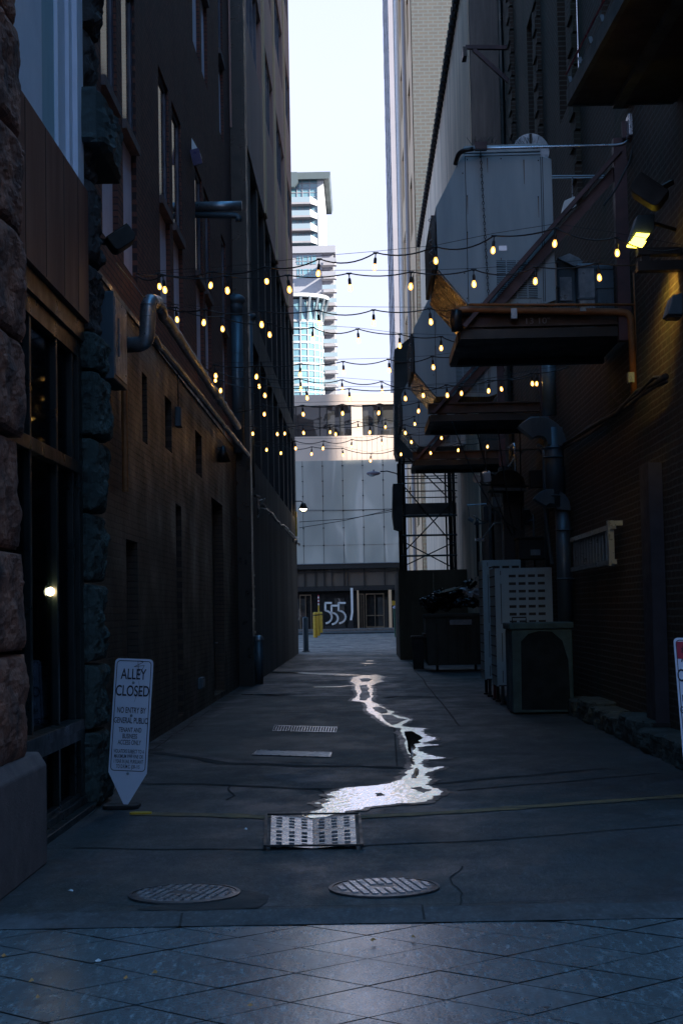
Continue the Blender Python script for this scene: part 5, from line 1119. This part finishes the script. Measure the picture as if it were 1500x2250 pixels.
for px, py, w_ in ((1214, 985, .17), (1216, 1005, .17), (1218, 1090, .16), (1240, 1165, .14), (1242, 1272, .14)): p = ay(px, py, Yd); g.lathe([(w_ - .01, -.015), (w_ + .012, 0), (w_ - .01, .015)], p, 16)
g.build('collar', galv_dark, t)
t = thing('slim_flue', 'slim dark flue standing left of the tall exhaust duct', 'pipe', (2.8, 25.3, 2)); g = MB(); g.tube([ay(1196, 1110, 25.3), ay(1212, 1240, 25.3)], .03, 10); g.build('pipe', galv_dark, t); g = MB(); g.lathe([(0, .06), (.05, .03), (.05, 0)], ay(1196, 1110, 25.3), 10); g.build('cap', galv_dark, t)
# ladder hung on the wall
t = thing('aluminium_ladder', 'aluminium extension ladder hung sideways on the dark brick wall', 'ladder', (3.2, 21.5, 2.1))
for z_, xx in ((2.54, 3.16), (2.10, 3.16)): g = MB(); g.box(xx - .04, xx + .03, 19.9, 23.8, z_ - .03, z_ + .03); g.build('rail', alu, t)
g = MB()
for i in range(13): y = 20.2 + i * .28; g = MB(); g.tube([(3.155, y, 2.12), (3.155, y, 2.52)], .022, 8); g.build('rung', alu, t)
g = MB(); g.box(3.1, 3.17, 19.95, 20.1, 2.05, 2.62); g.box(3.12, 3.3, 20.05, 20.1, 2.56, 2.62); g.build('foot', alu, t)
t = thing('steel_wall_post', 'dark purple grey steel post against the brick wall right of the ladder', 'post', (3.2, 17.7, 0)); g = MB(); g.box(3.14, 3.29, 17.3, 17.34, .28, 3.1); g.box(3.14, 3.16, 17.34, 17.85, .28, 3.1); g.box(3.16, 3.29, 17.85, 17.88, .28, 3.1); g.build('post', mat('plum_steel', c(.035, .03, .042), .6, bump=.1), t); g = MB(); g.box(3.1, 3.29, 17.25, 17.9, .24, .28); g.build('base_plate', steel_dark, t)
# cable bundle up the wall + vines
t = thing('cable_bundle', 'thick drooping cable bundle slanting up the brick wall under the orange pipe', 'cable', (3.2, 22, 4)); pts = [ax(1235, 985, 3.2), ax(1300, 945, 3.18), ax(1360, 900, 3.17), ax(1400, 868, 3.16), ax(1440, 838, 3.18), ax(1462, 832, 3.2)]
for k in range(4): g = MB(); g.tube([p_ + Vector((random.uniform(-.02, .02), 0, random.uniform(-.05, .05))) for p_ in pts], .02 if k else .035, 8); g.build('cable', steel_dark if k % 2 else rubber, t, smooth=True)
t = thing('trailing_weeds', 'tuft of dull green weeds growing out of the wall beside the orange pipe foot', 'plant', (3.2, 19.5, 4)); g = MB(); r_ = random.Random(9)
for i in range(170):
    b_ = Vector((3.24, r_.uniform(18.6, 20.6), 0)); b_.z = 4.05 - (b_.y - 18.6) * .12 + r_.uniform(-.1, .1); tp = b_ + Vector((r_.uniform(-.22, .02), r_.uniform(-.1, .1), r_.uniform(.05, .32)))
    n_ = Vector((0, .008, 0)); g.add([b_ - n_, b_ + n_, tp], [(0, 1, 2)])
g.build('blades', grass_m, t, fix=False)
# extra wall services further down
t = thing('security_camera', 'white box security camera on an arm by the dark wall', 'security camera', ay(1069, 1048, 28)); p = ay(1069, 1047, 28); g = MB(); g.obox(p, (.065, 0, .01), (0, .12, .02), (-.01, -.01, .085)); g.build('body', conduit_m, t, bevel=.01)
g = MB(); g.tube([ay(1066, 990, 28.1), ay(1067, 1034, 28.05)], .012, 6); g.tube([ay(1066, 990, 28.1), (3.28, 28.1, ay(1066, 990, 28.1).z)], .012, 6); g.build('arm', galv, t)
t = thing('round_wall_lamp', 'round unlit lamp on the dark wall left of the white security camera', 'lamp', ay(1047, 1052, 28.5)); p = ay(1047, 1052, 28.5); g = MB(); g.tube([p, p + Vector((0, .08, 0))], .075, 16); g.build('lens', galv, t); g = MB(); g.tube([p + Vector((0, .05, 0)), p + Vector((.1, .1, -.1)), (3.28, 28.7, p.z - .15)], .015, 6); g.build('arm', black_m, t)
t = thing('barrel_awning', 'small dark barrel awning over a doorway behind the white cabinets', 'awning', (3.0, 29.5, 3.8)); pts = [ay(a, b_, 29) for a, b_ in [(1078, 1075), (1081, 1050), (1095, 1036), (1115, 1032), (1135, 1036), (1150, 1050), (1156, 1075)]]
g = MB(); g.prism(pts, (0, .9, 0)); g.build('canopy', mat('dark_canvas', c(.012, .018, .025), .8, bump=0), t); g = MB(); g.bar(pts[0], pts[-1], .04, .05); g.build('rail', galv_dark, t)
g = MB(); a, e = ay(1108, 1230, 29.5), ay(1150, 1075, 29.5); g.box(a.x, e.x, 29.5, 29.6, 0, e.z); g.build('door_panel', mat('dark_blue_panel', c(.018, .024, .035), .5, bump=0), t)
t = thing('ribbed_wall_conduit', 'pale upright conduit in front of the barrel awning doorway', 'conduit', (2.6, 28.8, 1)); g = MB(); g.tube([ay(1100, 1085, 28.9), ay(1105, 1232, 28.9)], .014, 6); g.build('conduit', galv, t)
t = thing('angled_wall_lamp', 'thin dark arm with a small box lamp above the nearer dumpster', 'lamp', ay(1055, 1185, 34)); g = MB(); a = ay(1054, 1186, 34); g.box(a.x - .1, a.x + .1, 33.9, 34.1, a.z - .03, a.z + .03); g.build('lens', conduit_m, t); g = MB(); g.tube([a + Vector((.05, 0, .03)), ay(1085, 1150, 34.1), (3.3, 34.1, ay(1085, 1150, 34.1).z)], .015, 6); g.build('arm', black_m, t)
t = thing('small_conduit_arm', 'short pale conduit arm on the dark wall above the angled lamp', 'conduit', ay(1045, 1108, 33)); g = MB(); g.tube([ay(1026, 1110, 33), ay(1067, 1107, 33), ay(1085, 1130, 33.2)], .012, 6); g.build('conduit', galv, t)
g = MB(); a = ay(1034, 1142, 33); g.tube([ay(1028, 1112, 33), ay(1030, 1135, 33)], .008, 5); g.tube([a + Vector((-.05, 0, .03)), a + Vector((.05, 0, -.03))], .04, 8); g.build('spot', galv, t)
t = thing('pipe_cluster', 'thin pipes and brackets on the dark wall between exhaust duct and scaffolding', 'pipes', (3.2, 34, 2))
rp = random.Random(21)
for k in range(9):
    y = 26.5 + k * 1.9 + rp.uniform(-.4, .4); z0_ = rp.uniform(1.2, 2.4); z1_ = rp.uniform(3.2, 4.7); x_ = 3.18 - rp.uniform(0, .25)
    g = MB(); g.tube(curve([(x_, y, z0_), (x_, y, z1_), (x_ - .02, y + rp.uniform(.5, 1.6), z1_ + rp.uniform(-.1, .2)), (3.3, y + 1.7, z1_)]), rp.choice([.018, .025, .04]), 8); g.build('pipe', rp.choice([galv, galv_dark, steel_dark, conduit_m]), t, smooth=True)
for k in range(6):
    y = 25.5 + k * 2.7; z_ = rp.uniform(2.6, 4.2); g = MB(); g.box(3.02, 3.3, y, y + .25, z_, z_ + rp.uniform(.15, .4)); g.build('junction_box', rp.choice([galv_dark, steel_dark]), t, bevel=.01)
t = thing('sloping_cables', 'loose cables sagging from the second platform down to the white vented cabinets', 'cable', (2.9, 27, 4.7))
for k in range(4):
    a = Vector((1.6 + k * .4, 27.0 + k * .2, 4.72)); e = Vector((2.9 + k * .08, 29.5 + k * .5, 3.0 - k * .25)); g = MB(); g.tube([a.lerp(e, i / 10) - Vector((0, 0, .35 * 4 * (i / 10) * (1 - i / 10))) for i in range(11)], .011, 6); g.build('cable', wire_m if k % 2 else galv_dark, t)
# blue tarp hood
t = thing('blue_hood', 'blue angled metal hood hanging under the second platform', 'hood', ay(1180, 930, 26)); g = MB(); g.prism(AYL([(1142, 932), (1165, 915), (1205, 915), (1215, 960), (1180, 955)], 26.2), (0, .4, 0)); g.build('hood', mat('blue_sheet', c(.05, .12, .17), .5, bump=.1), t, bevel=.01)
g = MB(); g.bar(ay(1190, 915, 26.4), ay(1192, 888, 26.4), .03, .03); g.build('hanger', steel_dark, t)
# ================================================================== STREET-LEVEL OBJECTS RIGHT
# worn grease container
t = thing('grease_container', 'worn teal metal grease container with a dark arch stain, nearest on the right', 'container', (2.7, 23.9, 0))
a0, b0 = az(1140, 1572), az(1262, 1568); Yg = 23.3; xa, xb = ay(1124, 1560, Yg).x, ay(1263, 1560, Yg).x; zt_ = ay(1190, 1368, Yg).z
g = MB(); g.box(xa + .02, xb - .01, Yg, Yg + 1.0, .02, zt_ - .10); g.build('tank', grease, t, bevel=.02)
g = MB(); g.box(xa - .01, xb + .01, Yg - .03, Yg + 1.03, zt_ - .095, zt_); g.build('lid', grease, t, bevel=.015)
g = MB(); pts = [ay(a, b_, Yg - .006) for a, b_ in [(1146, 1560), (1144, 1410), (1160, 1393), (1185, 1386), (1212, 1388), (1235, 1408), (1248, 1450), (1254, 1560)]]; g.poly([Vector((p.x, Yg - .004, max(.05, p.z))) for p in pts]); g.build('dark_stain', mat('dark_oil_stain', c(.010, .020, .030), .75, ns=3, amt=.5, bump=.1, spec=.15), t, fix=False)
g = MB(); g.tube([(xa + .05, Yg + .1, zt_), (xa + .05, Yg + .1, zt_ + .08), (xa + .25, Yg + .1, zt_ + .08), (xa + .25, Yg + .1, zt_)], .012, 6); g.build('handle', steel_dark, t)
def cabinet(lab, Y, pxl, pxr, pyt, nc, nr, depth, px_first, legs):
    xl, xr = ay(pxl, 1340, Y).x, ay(pxr, 1340, Y).x; zt_ = ay(pxl, pyt, Y).z
    t = thing('vented_cabinet', lab, 'cabinet', ((xl + xr) / 2, Y, 0), 'tall white vented cabinets')
    g = MB(); W_ = xr - xl; us = [0]; x0 = ay(px_first, 1340, Y).x - xl; st = (ay(px_first + 21.2, 1340, Y).x - xl) - x0; hw = st * .74
    k = 0
    while x0 + k * st + hw < W_ - .02 and k < nc: us += [x0 + k * st, x0 + k * st + hw]; k += 1
    us += [W_]; vs = [.32]; v0 = 1.05; dv = .1225
    nr = int((zt_ - .09 - v0) / dv)
    for j in range(nr): vs += [zt_ - .13 - (nr - j - 1) * dv - .02, zt_ - .13 - (nr - j - 1) * dv + .024]
    vs += [zt_]
    perf(g, us, vs, {(1 + 2*i, 1 + 2*j) for i in range(k) for j in range(nr)}, lambda a, b_, w_: Vector((xl + a, Y - w_, b_)), .02); g.build('front_panel', lock_m, t, fix=False)
    g = MB(); g.box(xl, xr, Y + .021, Y + .04, .3, zt_); g.box(xr - .02, xr, Y + .04, Y + depth, .3, zt_); g.box(xl + .02, xr - .02, Y + .04, Y + depth, zt_ - .02, zt_); g.box(xl, xr, Y + depth, Y + depth + .02, .3, zt_); g.build('liner', [ac_dark], t)
    g = MB(); g.box(xl - .01, xl + .015, Y + .02, Y + depth, .3, zt_)
    for j in range(12): z_ = .45 + j * .16; g.box(xl - .022, xl - .010, Y + .05, Y + depth - .05, z_, z_ + .02, 1)
    g.build('side_panel', [lock_m, ac_dark], t)
    g = MB(); g.box(xl + .075, xl + .085, Y - .012, Y - .001, .36, zt_ - .04, 1)
    for z_ in (.55, 1.15, zt_ - .25): g.box(xl + .06, xl + .11, Y - .022, Y - .002, z_, z_ + .14)
    g.build('hinge', [lock_m, ac_dark], t)
    for x_, y_ in ((xl + .05, Y + .05), (xr - .08, Y + .05), (xl + .05, Y + depth - .08), (xr - .08, Y + depth - .08)):
        g = MB(); g.box(x_, x_ + .05, y_, y_ + .05, .02, .3); g.lathe([(.05, 0), (.05, .03), (.02, .04)], (x_ + .025, y_ + .025, 0), 10); g.build('leg', steel_dark, t)
cabinet('tall white cabinet with rows of slots, the nearer of the pair beside the grease container', 25.6, 1090, 1214, 1249, 5, 7, 1.05, 1119, True)
cabinet('tall white vented cabinet, the farther of the pair, mostly hidden by the nearer one', 28.0, 1063, 1146, 1231, 4, 9, .95, 1084, True)
t = thing('red_gas_post', 'narrow dark red post between the two white vented cabinets', 'post', (2.3, 27.4, 0)); g = MB(); p = ay(1083, 1400, 27.2); g.box(p.x - .02, p.x + .05, 27.1, 27.2, 0, ay(1083, 1372, 27.2).z); g.build('post', mat('dark_red', c(.10, .015, .02), .5, bump=0), t); g = MB(); g.box(p.x - .04, p.x + .07, 27.08, 27.22, 0, .03); g.build('foot', black_m, t)
t = thing('black_crate', 'black plastic crate with a pale label on top of the white vented cabinets', 'crate', (2.9, 28.3, 2.4)); p, q = ay(1143, 1235, 27.9), ay(1205, 1194, 27.9)
zc = ay(1063, 1231, 28.0).z
g = MB(); g.box(p.x - .01, q.x, 28.0, 28.7, zc + .003, zc + .36); g.box(p.x - .03, q.x + .02, 27.98, 28.72, zc + .36, zc + .40); g.build('body', rubber, t, bevel=.01); g = MB(); g.box(p.x + .19, p.x + .36, 27.985, 27.995, zc + .07, zc + .17); g.build('label', galv, t)
# dumpster with bags
t = thing('dumpster', 'large dark dumpster overflowing with rubbish bags beyond the white cabinets', 'dumpster', (2.4, 41.5, 0)); Yd = 39.8
xl, xr = ay(938, 1340, Yd).x, ay(1062, 1340, Yd).x; zt_ = 1.42
g = MB(); g.prism([(xl, Yd, .16), (xr, Yd, .16), (xr, Yd, zt_), (xl - .06, Yd, zt_)], (0, 1.5, 0)); g.box(xl - .1, xr + .03, Yd - .05, Yd - .002, zt_ - .08, zt_ + .02)
for k in range(5): x_ = xl + .2 + k * .26; g.box(x_, x_ + .05, Yd - .04, Yd - .002, .2, zt_ - .085)
g.build('body', bin_dark, t, bevel=.01); g = MB(); g.box(xl + .55, xl + 1.1, Yd - .055, Yd - .045, 1.15, 1.28); g.build('label', galv, t)
for x_ in (xl + .2, xr - .25):
    g = MB(); g.tube([(x_, Yd + .2, .08), (x_ + .06, Yd + .2, .08)], .08, 12); g.build('wheel', rubber, t)
g = MB(); g.bar((xl - .06, Yd + .1, .9), (xl - .06, Yd + 1.3, .9), .06, .1); g.build('lift_bar', steel_dark, t)
rb = random.Random(11)
bags = [(942, 1322, 14, 'b'), (966, 1312, 16, 'b'), (992, 1318, 15, 'b'), (1015, 1325, 13, 'b'), (978, 1330, 14, 'b'), (1002, 1303, 13, 'b'), (1040, 1322, 13, 'b'), (950, 1336, 12, 'b'), (1026, 1300, 12, 'w'), (1046, 1306, 12, 'w'), (1034, 1283, 10, 'b')]
blabs = ['black rubbish bag at the left end of the heap on the dumpster', 'shiny black rubbish bag left of the heap centre, against the plywood hoarding', 'black rubbish bag at the middle of the heap, front row', 'black rubbish bag below the pale bag on the dumpster heap', 'squashed black rubbish bag low in the middle of the heap', 'black rubbish bag high in the middle of the heap under the cardboard', 'black rubbish bag at the right end of the heap', 'small black rubbish bag sagging over the left rim of the dumpster', 'pale rubbish bag on the heap, the left of two pale bags', 'pale rubbish bag on the heap, the right of two pale bags', 'small black rubbish bag topmost at the right of the heap']
for k, (px, py, r_, ty) in enumerate(bags):
    Yb_ = Yd + .35 + (k % 3) * .25; p = ay(px, py, Yb_); R_ = r_ * Yb_ / F
    p.z = max(p.z, zt_ + .0)
    g = MB(); g.ell(p, (R_ * 1.35, R_ * 1.2, R_ * .85), 22, 14, 0, .55, k); g.tube([p + Vector((0, 0, R_ * .7)), p + Vector((R_ * .25, 0, R_ * 1.15))], R_ * .18, 6, r2=R_ * .3)
    tag(g.build('rubbish_bag', cloth_w if ty == 'w' else bag_m), blabs[k], 'rubbish bag', 'rubbish bags heaped on the dumpster')
for k, (px, py, rz, lab) in enumerate(((985, 1297, .3, 'flattened brown cardboard sheet lying across the rubbish heap'), (1037, 1279, 1.0, 'small torn cardboard piece standing at the top of the rubbish heap'))):
    p = ay(px, py, Yd + .5); g = MB(); u = Vector((math.cos(rz), .1, math.sin(rz) * .6)) * (.28 if k == 0 else .12); g.obox(p, u, (0, .2, .03), (-.004, 0, .006)); g.obox(p + u * .8 + Vector((.02, 0, .02)), u * .4 + Vector((0, 0, .03)), (0, .16, .0), (0, 0, .005)); tag(g.build('cardboard_sheet', card), lab, 'cardboard')
t = thing('small_black_bin', 'small black bin standing left of the large dumpster', 'bin', (1.55, 41.5, 0)); Ys = 41.3; xl_, xr_ = ay(903, 1340, Ys).x, ay(930, 1340, Ys).x; g = MB(); g.prism([(xl_ + .03, Ys, .02), (xr_ - .02, Ys, .02), (xr_, Ys, .82), (xl_, Ys, .82)], (0, .4, 0)); g.build('body', rubber, t, bevel=.01); g = MB(); g.box(xl_ - .02, xr_ + .02, Ys - .02, Ys + .42, .82, .87); g.build('rim', steel_dark, t)
t = thing('upright_brown_post', 'tall thin board leaning beside the small black bin', 'board', (1.8, 43, 0)); g = MB(); g.bar((ay(917, 1400, 43).x, 43, 0), ay(915, 1322, 43.2), .28, .05, up=(0, 1, 0)); g.build('board', plywood, t); g = MB(); g.bar((ay(917, 1400, 43).x - .1, 42.95, .4), (ay(917, 1400, 43).x + .1, 42.95, .4), .03, .03); g.build('cleat', plywood, t)
t = thing('plywood_hoarding', 'brown plywood hoarding enclosing the foot of the scaffolding', 'fence', (2.2, 49.8, 0)); g = MB()
for k in range(2): g.box(1.19 + k * 1.06, 1.19 + k * 1.06 + 1.058, 49.8, 49.83, 0, 2.78)
g.box(1.17, 1.19, 49.8, 56, 0, 2.78); g.build('panel', plywood, t)
g = MB()
for z_ in (.3, 1.5, 2.7): g.box(1.2, 3.28, 49.835, 49.88, z_ - .04, z_ + .04)
g.box(1.16, 1.22, 49.76, 49.799, 0, 2.82); g.build('stud', plywood, t)
t = thing('scaffolding', 'dark tubular scaffolding with cross braces rising behind the plywood hoarding', 'scaffolding', (2.2, 51, 0)); Y1, Y2 = 50.4, 52.2
def S(px, py, Y=Y1): return ay(px, py, Y)
for px in (884, 893, 990, 1001):
    for Y in (Y1, Y2):
        p = S(px, 1240, Y1); g = MB(); g.tube([(p.x, Y, 0), (p.x - .02, Y, 6.35)], .05 if px in (884, 1001) else .03, 8); g.build('upright', steel_dark, t)
g = MB()
for py in (1014, 1030, 1047, 1052, 1062, 1080, 1094, 1134, 1177, 1222):
    for Y in (Y1 - .04, Y2 + .04) if py > 1090 else (Y1 - .04,): g.tube([S(880, py, Y), S(1004, py - 2, Y)], .035 if py in (1134, 1177, 1222) else .02, 6)
g.build('ledger', steel_dark, t)
for a, e in (((895, 1005), (985, 1095)), ((880, 1060), (998, 1200)), ((1000, 1095), (890, 1210)), ((885, 1190), (1000, 1250)), ((1000, 1190), (885, 1245)), ((915, 1005), (1000, 1085))):
    g = MB(); g.tube([S(*a, Y1 - .1), S(*e, Y1 - .1)], .022, 6); g.build('diagonal_brace', steel_dark, t)
g = MB(); a, e = S(886, 1130), S(1002, 1104); g.box(a.x, e.x, Y1, Y2, e.z - .35, e.z); g.build('deck', steel_dark, t); g = MB(); g.box(a.x, e.x, Y1 - .2, Y2 + .2, 6.35, 6.42); g.build('deck', steel_dark, t)
t = thing('dark_netting_banner', 'black sheet hanging on the alley side of the scaffolding', 'banner', (1.0, 50, 4)); g = MB(); q = [ay(a, b_, 50.2) for a, b_ in ((863, 1064), (884, 1062), (884, 1166), (866, 1160), (862, 1130))]; g.prism(q, (0, 1.2, 0)); g.build('sheet', rubber, t); g = MB(); g.tube([ay(863, 1064, 50.2), ay(890, 1063, 50.2)], .02, 6); g.build('top_bar', steel_dark, t)
t = thing('dark_wrapped_unit', 'tall dark slab sided unit on top of the scaffolding beside the sky', 'container', (2, 50.8, 6.45)); q = [ay(a, b_, 50.3) for a, b_ in ((866, 768), (905, 738), (1010, 738), (1010, 1003), (872, 1003), (867, 985))]
q = [Vector((p.x, p.y, max(6.43, p.z))) for p in q]; g = MB(); g.prism(q, (0, 2.0, 0)); g.build('body', mat('dark_teal_sheet', c(.018, .032, .038), .6, ns=.7, amt=.4, bump=.05), t); g = MB()
for k in range(4): z_ = 7 + k * .8; g.box(q[0].x - .0, 3.2, 50.26, 50.30, z_, z_ + .03)
g.build('batten', black_m, t)
# ================================================================== FAR STREET OBJECTS
t = thing('wheeled_bin', 'green wheeled bin with a yellow lid propped on a bag, beyond the hoarding', 'wheelie bin', (1.8, 84.7, 0)); Yw = 84.5; a, e = ay(864, 1340, Yw).x, ay(885, 1340, Yw).x
g = MB(); g.prism([(a + .05, Yw, .12), (e, Yw, .12), (e, Yw, 1.62), (a, Yw, 1.62)], (0, .9, 0)); g.build('body', green_plastic, t, bevel=.02); g = MB(); g.prism([(a - .05, Yw - .05, 1.8), (e, Yw - .05, 1.8), (e, Yw - .05, 1.98), (a - .05, Yw - .05, 2.05)], (0, 1.0, 0)); g.build('lid', yellow, t)
g = MB(); g.tube([(a + .12, Yw + .1, .1), (a + .2, Yw + .1, .1)], .1, 10); g.build('wheel', rubber, t)
g = MB(); g.ell((a + .18, Yw + .15, 1.7), (.2, .2, .13), 12, 8, 0, .4, 3); tag(g.build('plastic_bag', mat('blue_white_bag', c(.35, .4, .62), .5, bump=0)), 'crumpled blue white bag bulging under the yellow lid of the green bin', 'bag')
t = thing('grey_bollard', 'grey steel bollard at the left building corner', 'bollard', (-2.2, 61, 0)); p = az(672, 1432); g = MB(); g.lathe([(.11, 0), (.11, 1.28), (.09, 1.34), (0, 1.36)], p, 14); g.build('post', galv_dark, t, smooth=True); g = MB(); g.lathe([(.16, 0), (.16, .03), (.11, .04)], p, 14); g.build('base', steel_dark, t)
for k, (px, lab) in enumerate(((693, 'leftmost yellow bollard of the three before the lobby'), (699, 'middle yellow bollard of the three before the lobby'), (705, 'rightmost yellow bollard of the three, beside the striped marker'))):
    p = az(px, 1401 - k * 4); t = thing('yellow_bollard', lab, 'bollard', p, 'yellow bollards'); g = MB(); g.lathe([(.13, 0), (.13, 1.42), (.11, 1.50), (0, 1.53)], p, 12); g.build('post', yellow, t, smooth=True); g = MB(); g.lathe([(.131, 1.3), (.136, 1.3), (.136, 1.36), (.131, 1.36)], p, 12); g.build('band', black_m, t)
p = az(701, 1392); t = thing('striped_marker_post', 'slim marker post striped red and white above the yellow bollards', 'marker post', p); g = MB(); g.tube([p, p + Vector((0, 0, 2.0))], .05, 8); g.build('pole', yellow, t)
for k in range(6): g = MB(); g.tube([p + Vector((0, 0, 2.0 + k * .12)), p + Vector((0, 0, 2.12 + k * .12))], .055, 8); g.build('stripe', sign_red if k % 2 else paint_white, t)
t = thing('street_lamp', 'cobra head street lamp reaching over the far street from the right', 'street lamp', (2.75, 107, 0)); Yq = 107.
g = MB(); pp = [ay(a, b_, Yq) for a, b_ in ((890, 1056), (870, 1040), (850, 1035), (835, 1036))]; g.tube([(pp[0].x, Yq, 0), pp[0]], .09, 8); g.tube([pp[0]] + pp[1:], .045, 8); g.build('pole', steel_dark, t)
p = ay(820, 1040, Yq); g = MB(); g.ell(p, (.48, .2, .15), 16, 8); g.tube([p + Vector((.02, 0, .1)), p + Vector((.02, 0, .25))], .06, 8); g.build('lamp_head', mat('plum_grey', c(.16, .13, .17), .5, bump=0), t, smooth=True); g = MB(); g.ell(p + Vector((-.1, 0, -.1)), (.25, .15, .12), 12, 6); g.build('lens', rail_glass, t, smooth=True)
t = thing('street_wires', 'thin wires crossing before the grey glass screen at the alley end', 'cable', ay(660, 1150, 104))
for a, m_, e in (((657, 1121), (760, 1121), (872, 1118)), ((657, 1147), (765, 1140), (870, 1122)), ((657, 1160), (760, 1143), (872, 1117))): g = MB(); g.tube([ay(*a, 104), ay(*m_, 104), ay(*e, 104)], .022, 5); g.build('wire', wire_m, t)
# ================================================================== STRING LIGHTS
strings = [
 ('festoon string nearest the viewer, rising to the right across the large condenser unit', 18.4, 15.8, [(347,633),(466,630),(583,620),(702,603),(826,590),(956,577),(1086,554),(1222,538),(1355,560)], 41, (300, 600)),
 ('festoon string second from the viewer, nearly level above the sky gap', 17.0, 16.6, [(358,640),(498,641),(632,640),(767,636),(904,633),(1041,628),(1177,622),(1314,614)], 39, (298, 604)),
 ('festoon string third from the viewer, ending at the near platform corner', 18.6, 18.6, [(449,712),(574,716),(698,714),(821,713),(944,710)], 32, (350, 668)),
 ('festoon string sloping down to the right just below the third one', 20.0, 22.5, [(386,705),(486,726),(590,738),(687,748),(786,751),(878,762),(969,767),(1060,772),(1142,773),(1228,774)], 30, (352, 670)),
 ('festoon string across the gap at the level of the dark wrapped unit top', 22.8, 22.2, [(472,828),(565,830),(660,826),(754,821),(854,816),(950,810),(1054,797),(1154,789),(1257,772)], 28, (436, 800)),
 ('festoon string with a splice bulge, just over the tan cladding top', 24.4, 24.0, [(485,860),(580,871),(672,877),(767,879),(889,878),(981,871),(1074,861),(1168,845)], 24, (440, 806)),
 ('festoon string running level with the lowest visible sky', 25.8, 25.4, [(474,837),(567,851),(660,856),(751,858),(838,862),(927,871),(1015,866),(1099,857),(1179,845)], 24, (442, 802)),
 ('festoon string in front of the upper office windows at the alley end', 28.0, 27.6, [(580,912),(664,912),(752,910),(834,909),(921,905)], 22, (500, 905)),
 ('festoon string low before the tan cladding, left bulbs close together', 31.5, 31.0, [(555,955),(608,956),(665,953),(737,956),(814,952),(889,953),(965,950),(1041,944),(1117,934)], 20, (510, 935)),
 ('festoon string rising to the right before the office windows', 34.6, 34.0, [(549,953),(626,954),(725,951),(786,944),(847,940),(910,933)], 19, (520, 935)),
 ('festoon string over the tan cladding rising toward the second platform', 33.6, 33.0, [(587,990),(649,987),(711,987),(773,984),(838,977),(902,973),(968,964),(1034,953),(1103,939)], 18, (545, 975)),
 ('festoon string farthest from the viewer, sagging over the grey glass screen', 35.2, 34.8, [(549,990),(618,997),(685,999),(752,1002),(815,1014),(881,1000),(944,997),(1008,991),(1072,983)], 18, (530, 975)),
]
def bulb_meshes():
    g = MB(); g.lathe([(0.001, .0), (.007, .0), (.006, -.05), (.014, -.058), (.017, -.075), (.017, -.118), (.013, -.124)], n=10)
    s_ = g.build('lamp_holder', wire_m, smooth=True)
    g = MB(); g.lathe([(.012, -.118), (.015, -.128), (.0235, -.150), (.0255, -.168), (.0215, -.186), (.011, -.198), (.001, -.201)], n=12, mi=0)
    g.lathe([(.001, -.138), (.007, -.147), (.010, -.166), (.008, -.180), (.001, -.187)], n=8, mi=1)
    b_ = g.build('bulb', [bulb_shell, bulb_core], smooth=True, fix=False); return s_, b_
sock0, blb0 = bulb_meshes(); first = True
for lab, Yl_, Yr_, pts, drop, anc in strings:
    A0 = ax(*anc, -2.5); t = thing('festoon_string', lab, 'string lights', A0, 'festoon strings across the alley')
    xs0, xs1 = pts[0][0], pts[-1][0]; hooks = []
    for px, py in pts:
        Y = Yl_ + (Yr_ - Yl_) * (px - xs0) / (xs1 - xs0); p = ay(px, py, Y); hooks.append(p + Vector((0, 0, .178)))
    d = (hooks[-1] - hooks[-2]); R_ = hooks[-1] + d * .5
    if R_.x > 3.15: R_ = hooks[-1] + d * max(.1, (3.2 - hooks[-1].x) / d.x)
    elif hooks[-1].x > 1.6 or 'nearest' in lab: R_ = hooks[-1] + d * ((3.2 - hooks[-1].x) / d.x)
    else:                                                          # tied to the edge of a platform
        R_ = Vector((1.24, hooks[-1].y + .15, hooks[-1].z + .02))
    chain = [A0] + hooks + [R_]; cord = []; rs = random.Random(int(A0.z * 1000) + len(pts))
    for a, e in zip(chain, chain[1:]):
        sg = min(.085, .055 * (e - a).length / .65) * rs.uniform(.5, 1.4)
        for i in range(8): u = i / 8; cord.append(a.lerp(e, u) - Vector((0, 0, sg * 4 * u * (1 - u))))
    cord.append(chain[-1]); g = MB(); g.tube(cord, .008, 6); g.build('cord', wire_m, t, smooth=True)
    sup = [A0 + Vector((0, 0, .02))] + [h_ + Vector((0, 0, .03 + .02 * math.sin(i))) for i, h_ in enumerate(hooks)] + [R_ + Vector((0, 0, .03))]; g = MB(); g.tube(sup, .0028, 5)
    for h_ in hooks: g.tube([h_ + Vector((-.03, 0, .0)), h_ + Vector((0, 0, -.006)), h_ + Vector((.03, 0, 0))], [.008, .014, .008], 6)
    g.build('support_wire', wire_m, t)
    for h_ in hooks:
        s_ = sock0 if first else sock0.copy(); b_ = blb0 if first else blb0.copy()
        if not first: col.objects.link(s_); col.objects.link(b_)
        s_.parent = t; s_.location = h_ - A0; s_.rotation_euler = (rs.uniform(-.12, .12), rs.uniform(-.12, .12), 0); b_.parent = s_; b_.location = (0, 0, 0); first = False
    if 'splice' in lab or 'level with' in lab:
        pass
